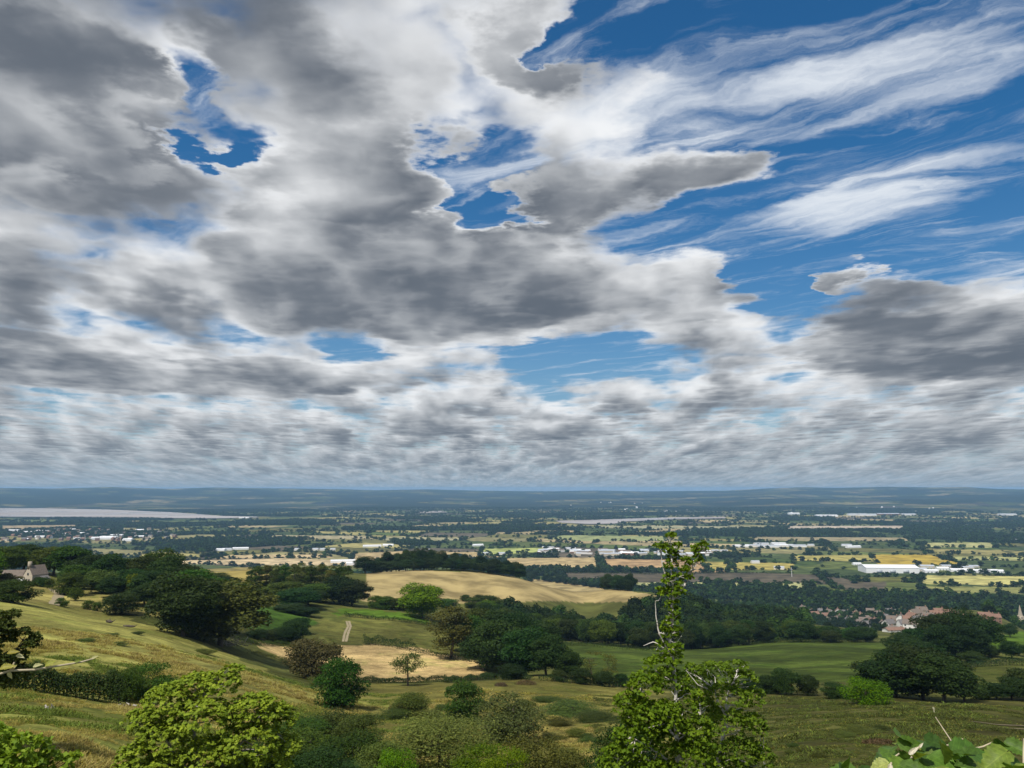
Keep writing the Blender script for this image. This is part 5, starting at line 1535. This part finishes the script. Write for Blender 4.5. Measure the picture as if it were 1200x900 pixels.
def bramble():
    base = at(1110, 2.3)
    e = bpy.data.objects.new('bramble', None); COL.objects.link(e); e.location = base
    g = np.random.default_rng(77)
    B = np.asarray(base)
    tops = [(1036, 905, 1.7), (1060, 893, 1.75), (1085, 880, 1.8), (1130, 882, 1.8), (1165, 885, 1.75), (1195, 888, 1.7), (1230, 890, 1.7), (1045, 915, 1.6), (1110, 905, 1.6), (1160, 915, 1.55), (1075, 920, 1.55), (1200, 920, 1.55)]
    for q in tops:
        t_ = eye_point(q[0], q[1] + 13, q[2]) - B; s = np.array([g.normal() * 0.12, g.normal() * 0.12, -0.1]); m_ = (s + t_) / 2 + np.array([0, 0, 0.12]) + g.normal(size=3) * 0.04
        v, f = tube(np.array([s, (s + m_) / 2 + g.normal(size=3) * 0.02, m_, (m_ + t_) / 2 + [0, 0, 0.03], t_]), 0.008, 0.003, 6)
        link('stem', mesh_np('stem', v, f, GREENSTEM, True), e)
        for k in range(14):
            d = rand_dirs(1, g)[0]; d[2] = -abs(d[2]) * 0.35 + 0.05
            pos = t_ + g.normal(size=3) * np.array([0.055, 0.07, 0.026]) - np.array([0, 0, 0.02])
            nor = np.array([g.normal() * 0.6, -0.45 + g.normal() * 0.5, 1.0])
            c = [(0.080, 0.150, 0.020), (0.042, 0.090, 0.015), (0.15, 0.215, 0.032), (0.058, 0.115, 0.017)][g.integers(0, 4)]
            leaf_obj(e, 'leaf', pos, d, nor, g.uniform(0.035, 0.065), g.uniform(0.75, 1.05), c, k)
    # broad leaves that catch the light along the top
    for (u, v, d, L, tx, c) in [(1062, 886, 1.7, 0.12, (-0.6, -0.5, -0.1), (0.13, 0.22, 0.03)), (1120, 872, 1.85, 0.16, (0.9, 0.1, -0.05), (0.065, 0.14, 0.02)), (1090, 880, 1.8, 0.13, (0.6, -0.4, -0.1), (0.09, 0.18, 0.02)), (1165, 878, 1.8, 0.14, (0.9, 0.2, -0.1), (0.07, 0.15, 0.02)), (1040, 884, 1.65, 0.07, (-0.7, 0.1, -0.3), (0.30, 0.34, 0.09)), (1100, 893, 1.6, 0.11, (0.2, -0.8, -0.2), (0.12, 0.22, 0.02)), (1190, 890, 1.65, 0.08, (0.6, -0.3, -0.4), (0.20, 0.27, 0.05)), (1140, 894, 1.6, 0.10, (-0.4, -0.8, -0.2), (0.14, 0.24, 0.03))]:
        leaf_obj(e, 'leaf', eye_point(u, v + 11, d) - B, tx, (0.1, -0.55, 1), L * 0.55, 1.0, c, int(u))
    # dry stalks and withered, pale leaves standing over it
    for st in ([(1052, 905, 1.7), (1066, 885, 1.75), (1072, 874, 1.8), (1078, 868, 1.8)], [(1080, 896, 1.8), (1098, 870, 1.9), (1112, 866, 1.95), (1128, 859, 2.0)], [(1120, 880, 1.9), (1140, 871, 1.95), (1152, 868, 2.0), (1163, 863, 2.0)], [(1128, 890, 2.0), (1118, 866, 2.1), (1106, 848, 2.2), (1096, 833, 2.2)], [(1200, 900, 1.7), (1200, 870, 1.75), (1199, 858, 1.75)], [(1040, 900, 1.65), (1046, 882, 1.7), (1054, 876, 1.7)]):
        q = np.array([eye_point(s[0], s[1] + 7, s[2]) - B for s in st])
        v, f = tube(q, 0.0024 if st[0][0] != 1128 else 0.0016, 0.0015 if st[0][0] != 1128 else 0.0012, 6); link('dry_stalk', mesh_np('dry_stalk', v, f, DRYSTEM, True), e)
    for (u, v, d, L, tx) in [(1066, 876, 1.75, 0.035, (0.7, 0, 0.5)), (1077, 869, 1.8, 0.02, (0.4, 0, 0.4)), (1152, 886, 1.75, 0.03, (0.3, -0.2, 0.5)), (1093, 829, 2.2, 0.022, (0.35, 0, -0.9)), (1130, 874, 1.85, 0.04, (1, 0, 0.1)), (1043, 890, 1.6, 0.04, (-0.3, -0.3, -0.6))]:
        leaf_obj(e, 'withered_leaf', eye_point(u, v + 7 * (v > 850), d) - B, tx, (0, -0.8, 0.6), L * 0.65, 0.5, (0.62, 0.58, 0.46), int(u))
    tag(e, 'broad green bramble leaves with dry stalks right below the viewpoint', 'bramble')


bramble()


def twig():
    base = at(-190, 2.6)
    e = bpy.data.objects.new('budding_twig', None); COL.objects.link(e); e.location = base
    B = np.asarray(base)
    path = [base - B + [0, 0, -0.1], eye_point(-140, 960, 2.5) - B, eye_point(-60, 830, 2.5) - B] + [eye_point(u, v, 2.5) - B for u, v in [(-10, 793), (12, 786), (40, 785), (70, 780), (95, 776), (112, 771)]]
    v, f = tube(np.array(path), np.array([0.006, 0.006, 0.0045, 0.0035, 0.003, 0.003, 0.0026, 0.0024, 0.0018]), 0, 7)
    link('stem', mesh_np('stem', v, f, DRYSTEM, True), e)
    v, f = tube(np.array([eye_point(12, 786, 2.5) - B, eye_point(15, 780, 2.5) - B, eye_point(17, 776, 2.5) - B]), 0.003, 0.002, 5); link('spur', mesh_np('spur', v, f, DRYSTEM, True), e)
    for (u, vv, L, tx, c) in [(2, 783, 0.05, (1, 0.1, 0.25), (0.28, 0.27, 0.05)), (40, 781, 0.033, (1, 0, 0.25), (0.42, 0.42, 0.22)), (54, 780, 0.04, (0.9, 0, 0.55), (0.26, 0.28, 0.05)), (88, 776, 0.026, (1, 0, 0.3), (0.16, 0.2, 0.04)), (108, 772, 0.025, (0.8, 0.1, 0.4), (0.45, 0.44, 0.22)), (10, 788, 0.028, (0.5, 0, -0.8), (0.4, 0.38, 0.2)), (10, 765, 0.04, (1, 0, 0.2), (0.25, 0.22, 0.04)), (20, 768, 0.03, (1, 0, -0.3), (0.5, 0.48, 0.3)), (15, 786, 0.022, (0.3, 0, 0.9), (0.45, 0.4, 0.25))]:
        leaf_obj(e, 'leaf', eye_point(u, vv, 2.5) - B, tx, (0, -0.7, 0.7), L * 0.7, 0.7, c, int(u) + 3)
    tag(e, 'thin dry twig with a few pale young leaves reaching in from the edge', 'twig')


twig()


# ------------------------------------------------------------------ fallen wood and heaps
def stick_pile(u, v, w_px, h_px, n, mat, label, name, cat, seed):
    p = ground(u, v); D = math.hypot(p[0], p[1]); m_ = D / FPX
    e = bpy.data.objects.new(name, None); COL.objects.link(e); e.location = p
    g = np.random.default_rng(seed)
    for i in range(n):
        c = np.array([g.normal() * w_px * m_ * 0.26, g.normal() * w_px * m_ * 0.12, abs(g.normal()) * h_px * m_ * 0.35 + 0.1])
        d = unit(np.array([g.normal(), g.normal() * 0.8, g.normal() * 0.35])); L = g.uniform(0.5, 1.0) * w_px * m_ * 0.28
        q = np.array([c - d * L, c - d * L * 0.3 + g.normal(size=3) * 0.12, c + d * L * 0.3 + g.normal(size=3) * 0.12, c + d * L]); q[:, 2] = np.maximum(q[:, 2], 0.03)
        r = g.uniform(0.05, 0.13)
        vv, ff = tube(q, r, r * 0.4, 6); link('branch', mesh_np('branch', vv, ff, mat, True), e)
    return tag(e, label, cat)


stick_pile(268, 757, 34, 12, 46, GREY_WOOD, 'heap of bleached dead branches under the largest olive tree', 'dead_branch_heap', 'branch heap', 1)
stick_pile(148, 829, 14, 4, 6, GREY_WOOD, 'few grey fallen branches at the end of the near hedge', 'fallen_branches', 'branches', 2)
stick_pile(56, 833, 10, 3, 4, GREY_WOOD, 'two or three bleached sticks lying on the near pasture', 'fallen_sticks', 'branches', 3)


def log(u, v, L_px, r_px, label, seed):
    p = ground(u, v); m_ = math.hypot(p[0], p[1]) / FPX
    e = bpy.data.objects.new('log', None); COL.objects.link(e); e.location = p
    g = np.random.default_rng(seed); r = r_px * m_; L = L_px * m_ / 2
    q = np.array([(-L, 0, r * 0.8), (-L * 0.4, 0.1, r * 0.95), (L * 0.3, -0.1, r * 0.9), (L, 0.05, r * 0.7)])
    vv, ff = tube(q, np.array([r * 0.8, r, r * 0.95, r * 0.6]), 0, 9); link('trunk', mesh_np('log_trunk', vv, ff, BARK, True), e)
    for k in range(3):
        s = q[k + 1]; d = unit(np.array([g.normal(), g.normal(), 0.8])); vv, ff = tube(np.array([s, s + d * r, s + d * r * 2.2]), r * 0.35, r * 0.15, 6); link('stub', mesh_np('stub', vv, ff, BARK, True), e)
    tag(e, label, 'log')


log(128, 730, 6, 1.6, 'dark stump of a log alone on the dry field', 5)
log(151, 735, 12, 1.2, 'longer fallen dark log on the dry field below round shrub', 6)


def heap(u, v, w_px, h_px, label, seed, colr=(0.105, 0.085, 0.050)):
    p = ground(u, v); m_ = math.hypot(p[0], p[1]) / FPX; g = np.random.default_rng(seed)
    n = 900
    d = rand_dirs(n, g); d[:, 2] = np.abs(d[:, 2])
    P_ = d * np.array([w_px * m_ / 2, w_px * m_ / 3, h_px * m_]) * g.uniform(0.6, 1.0, (n, 1))
    vv, ff, t_ = leaf_cloud(P_, d, 0.35, g, aspect=0.25, spread=1.0)
    o = link('bracken_heap', with_tint(mesh_np('bracken', vv, ff, LEAF), t_)); o.location = p; o.color = (*colr, 1)
    tag(o, label, 'bracken', kind=None)


heap(494, 861, 26, 5, 'brown heap of dead bracken behind the silvery willow', 1)
heap(466, 832, 22, 8, 'brown withered patch beside the low bramble mound', 2)
heap(587, 804, 16, 4, 'dark brown bracken patch under the end of the stubble hedge', 3)
heap(616, 802, 26, 5, 'brown bracken bank below the dark clump', 4, (0.12, 0.092, 0.052))
heap(1030, 872, 34, 4, 'low brown dead bracken on the slope above the bramble', 5, (0.105, 0.075, 0.045))

# ------------------------------------------------------------------ paths and wheel tracks
TRACK = solid('bare_track_mat', (0.30, 0.25, 0.155), 0.95, 0.05, 0.25, 0.6)


DIRT = solid('trodden_path_mat', (0.15, 0.125, 0.075), 0.95, 0.05, 0.35, 0.6)


def track(path, w, name='track'):
    P_ = []
    for (u0, v0), (u1, v1) in zip(path[:-1], path[1:]):
        for k in range(8):
            P_.append(ground(u0 + (u1 - u0) * k / 8, v0 + (v1 - v0) * k / 8)[:2])
    P_.append(ground(*path[-1])[:2]); P_ = np.array(P_)
    t_ = unit(np.gradient(P_, axis=0)); nrm = np.stack([t_[:, 1], -t_[:, 0]], -1)
    ww = w / 2 * (0.8 + 0.4 * rng.random(len(P_)))[:, None]
    L, Rr = P_ + nrm * ww, P_ - nrm * ww
    V = np.concatenate([np.column_stack([L, height(L[:, 0], L[:, 1]) + 0.07]), np.column_stack([Rr, height(Rr[:, 0], Rr[:, 1]) + 0.07])]); n = len(P_)
    F = np.array([(i, i + 1, n + i + 1, n + i) for i in range(n - 1)])
    o = link(name, mesh_np(name, V, F, DIRT if name == 'footpath' else TRACK)); tag(o, kind='structure')
    if o.data.polygons[0].normal.z < 0:
        o.data.flip_normals()


track([(402, 752), (404, 742), (408, 734), (406, 728)], 0.9, 'wheel_track'); track([(405.5, 752), (408, 742), (411, 734), (409, 728)], 0.9, 'wheel_track')
track([(64, 709), (67, 702), (70, 696), (62, 690)], 3.0, 'farm_drive')
track([(1140, 846), (1170, 850), (1200, 851), (1240, 853)], 0.5, 'footpath'); track([(1146, 850), (1180, 854), (1240, 857)], 0.4, 'footpath')

# ------------------------------------------------------------------ grass of the near pastures
def tuft(seed, n, h, spread, colr, width=0.02):
    g = np.random.default_rng(seed); V, F, T = [], [], []
    for i in range(n):
        b = np.array([g.normal() * spread, g.normal() * spread, 0]); d = np.array([g.normal() * 0.45, g.normal() * 0.45, 1.0]); d = d / np.linalg.norm(d) * h * g.uniform(0.5, 1.1)
        sd_ = unit(np.array([-d[1], d[0], 0.0]) + g.normal(size=3) * 0.02 + [0.001, 0, 0]) * width
        o = len(V); V += [b - sd_, b + sd_, b + d * 0.6 + sd_ * 0.8, b + d + np.array([d[0], d[1], -0.12 * h]) * 0.5, b + d * 0.6 - sd_ * 0.8]
        F += [(o, o + 1, o + 2, o + 4), (o + 4, o + 2, o + 3, o + 3)]
        T += [g.random()] * 5
    F = np.array([(a, b_, c, d_) for a, b_, c, d_ in F if c != d_]), np.array([(a, b_, c) for a, b_, c, d_ in F if c == d_])
    tri = np.concatenate([F[1], F[0][:, [0, 1, 2]], F[0][:, [0, 2, 3]]])
    return with_tint(mesh_np('tuft', np.array(V), tri, material('grass_%d' % seed, lambda t: leaf_mat(t, colr, 0.3, 0.7, 0.1))), T)


GRASSES = [(tuft(5, 28, 0.30, 0.26, (0.062, 0.070, 0.024), 0.026), DARK), (tuft(1, 26, 0.42, 0.22, (0.25, 0.22, 0.08), 0.022), DARK), (tuft(2, 26, 0.34, 0.24, (0.19, 0.18, 0.06), 0.024), DARK), (tuft(3, 30, 0.30, 0.26, (0.095, 0.125, 0.036), 0.026), DARK), (tuft(4, 22, 0.55, 0.2, (0.27, 0.235, 0.10), 0.02), DARK)]
g = np.random.default_rng(3)
n = 230000
az_ = g.uniform(R(-39), R(39), n); DD = 22 * (170 / 22) ** g.random(n) ** 0.75
x, y = DD * np.sin(az_), DD * np.cos(az_)
near_polys = [FPOLY[i][0] for i in (3, 4)]
ok = np.ones(n, bool)
for q in near_polys:
    ok &= ~in_poly(x, y, q)
clump = fbm(x / 3.2, y / 3.2, 3, 15)
ok &= clump > 0.42
dry = fbm(x / 14, y / 14, 3, 16)
x, y, DD, dry, clump = x[ok], y[ok], DD[ok], dry[ok], clump[ok]; m = len(x)
pk = np.where(dry + g.normal(size=m) * 0.07 > 0.56, 4, np.where(dry + g.normal(size=m) * 0.07 > 0.47, 1, np.where(dry + g.normal(size=m) * 0.08 > 0.40, 2, 3)))
greener = (x > 0.1 * y)  # this side takes darker tufts too, painting in the cloud shade there
pk = np.where(greener, np.where(g.random(m) < 0.8, 0, 3 - (g.random(m) < 0.3)), pk)
sc_ = (0.5 + 1.3 * (clump - 0.42) / 0.3) * g.uniform(0.6, 1.2, m) * np.clip(0.8 + DD / 200, 0.8, 1.5)
arr = np.stack([x, y, height(x, y) - 0.03, sc_ * 0.62, sc_ * 0.36, g.uniform(0, 6.28, m), pk], -1)
scatter('grass', arr, GRASSES, 'rough tussocky grass of the near pastures, straw and green', 'grass')
print('GRASS', m)

# ================================================================== the air
def haze():
    me = bpy.data.meshes.new('haze')
    bm = bmesh.new()
    x, y0, y1, z0, z1 = 20500, -20500, 20500, -20, 216
    bmesh.ops.create_cube(bm, size=1)
    for v in bm.verts:
        v.co.x *= 2 * x; v.co.y = y0 if v.co.y < 0 else y1; v.co.z = z0 if v.co.z < 0 else z1
    bm.to_mesh(me); bm.free()
    m = bpy.data.materials.new('haze_mat'); m.use_nodes = True
    t = NT(m.node_tree); t.n.clear()
    o = t.new('ShaderNodeOutputMaterial')
    pv = t.new('ShaderNodeVolumePrincipled')
    pv.inputs['Color'].default_value = (0.38, 0.67, 1.0, 1)
    pv.inputs['Density'].default_value = HAZE_D
    pv.inputs['Anisotropy'].default_value = 0.0
    t.l.new(pv.outputs[0], o.inputs['Volume'])
    me.materials.append(m)
    tag(link('haze', me), kind='stuff')


HAZE_D = 5.6e-5
haze()
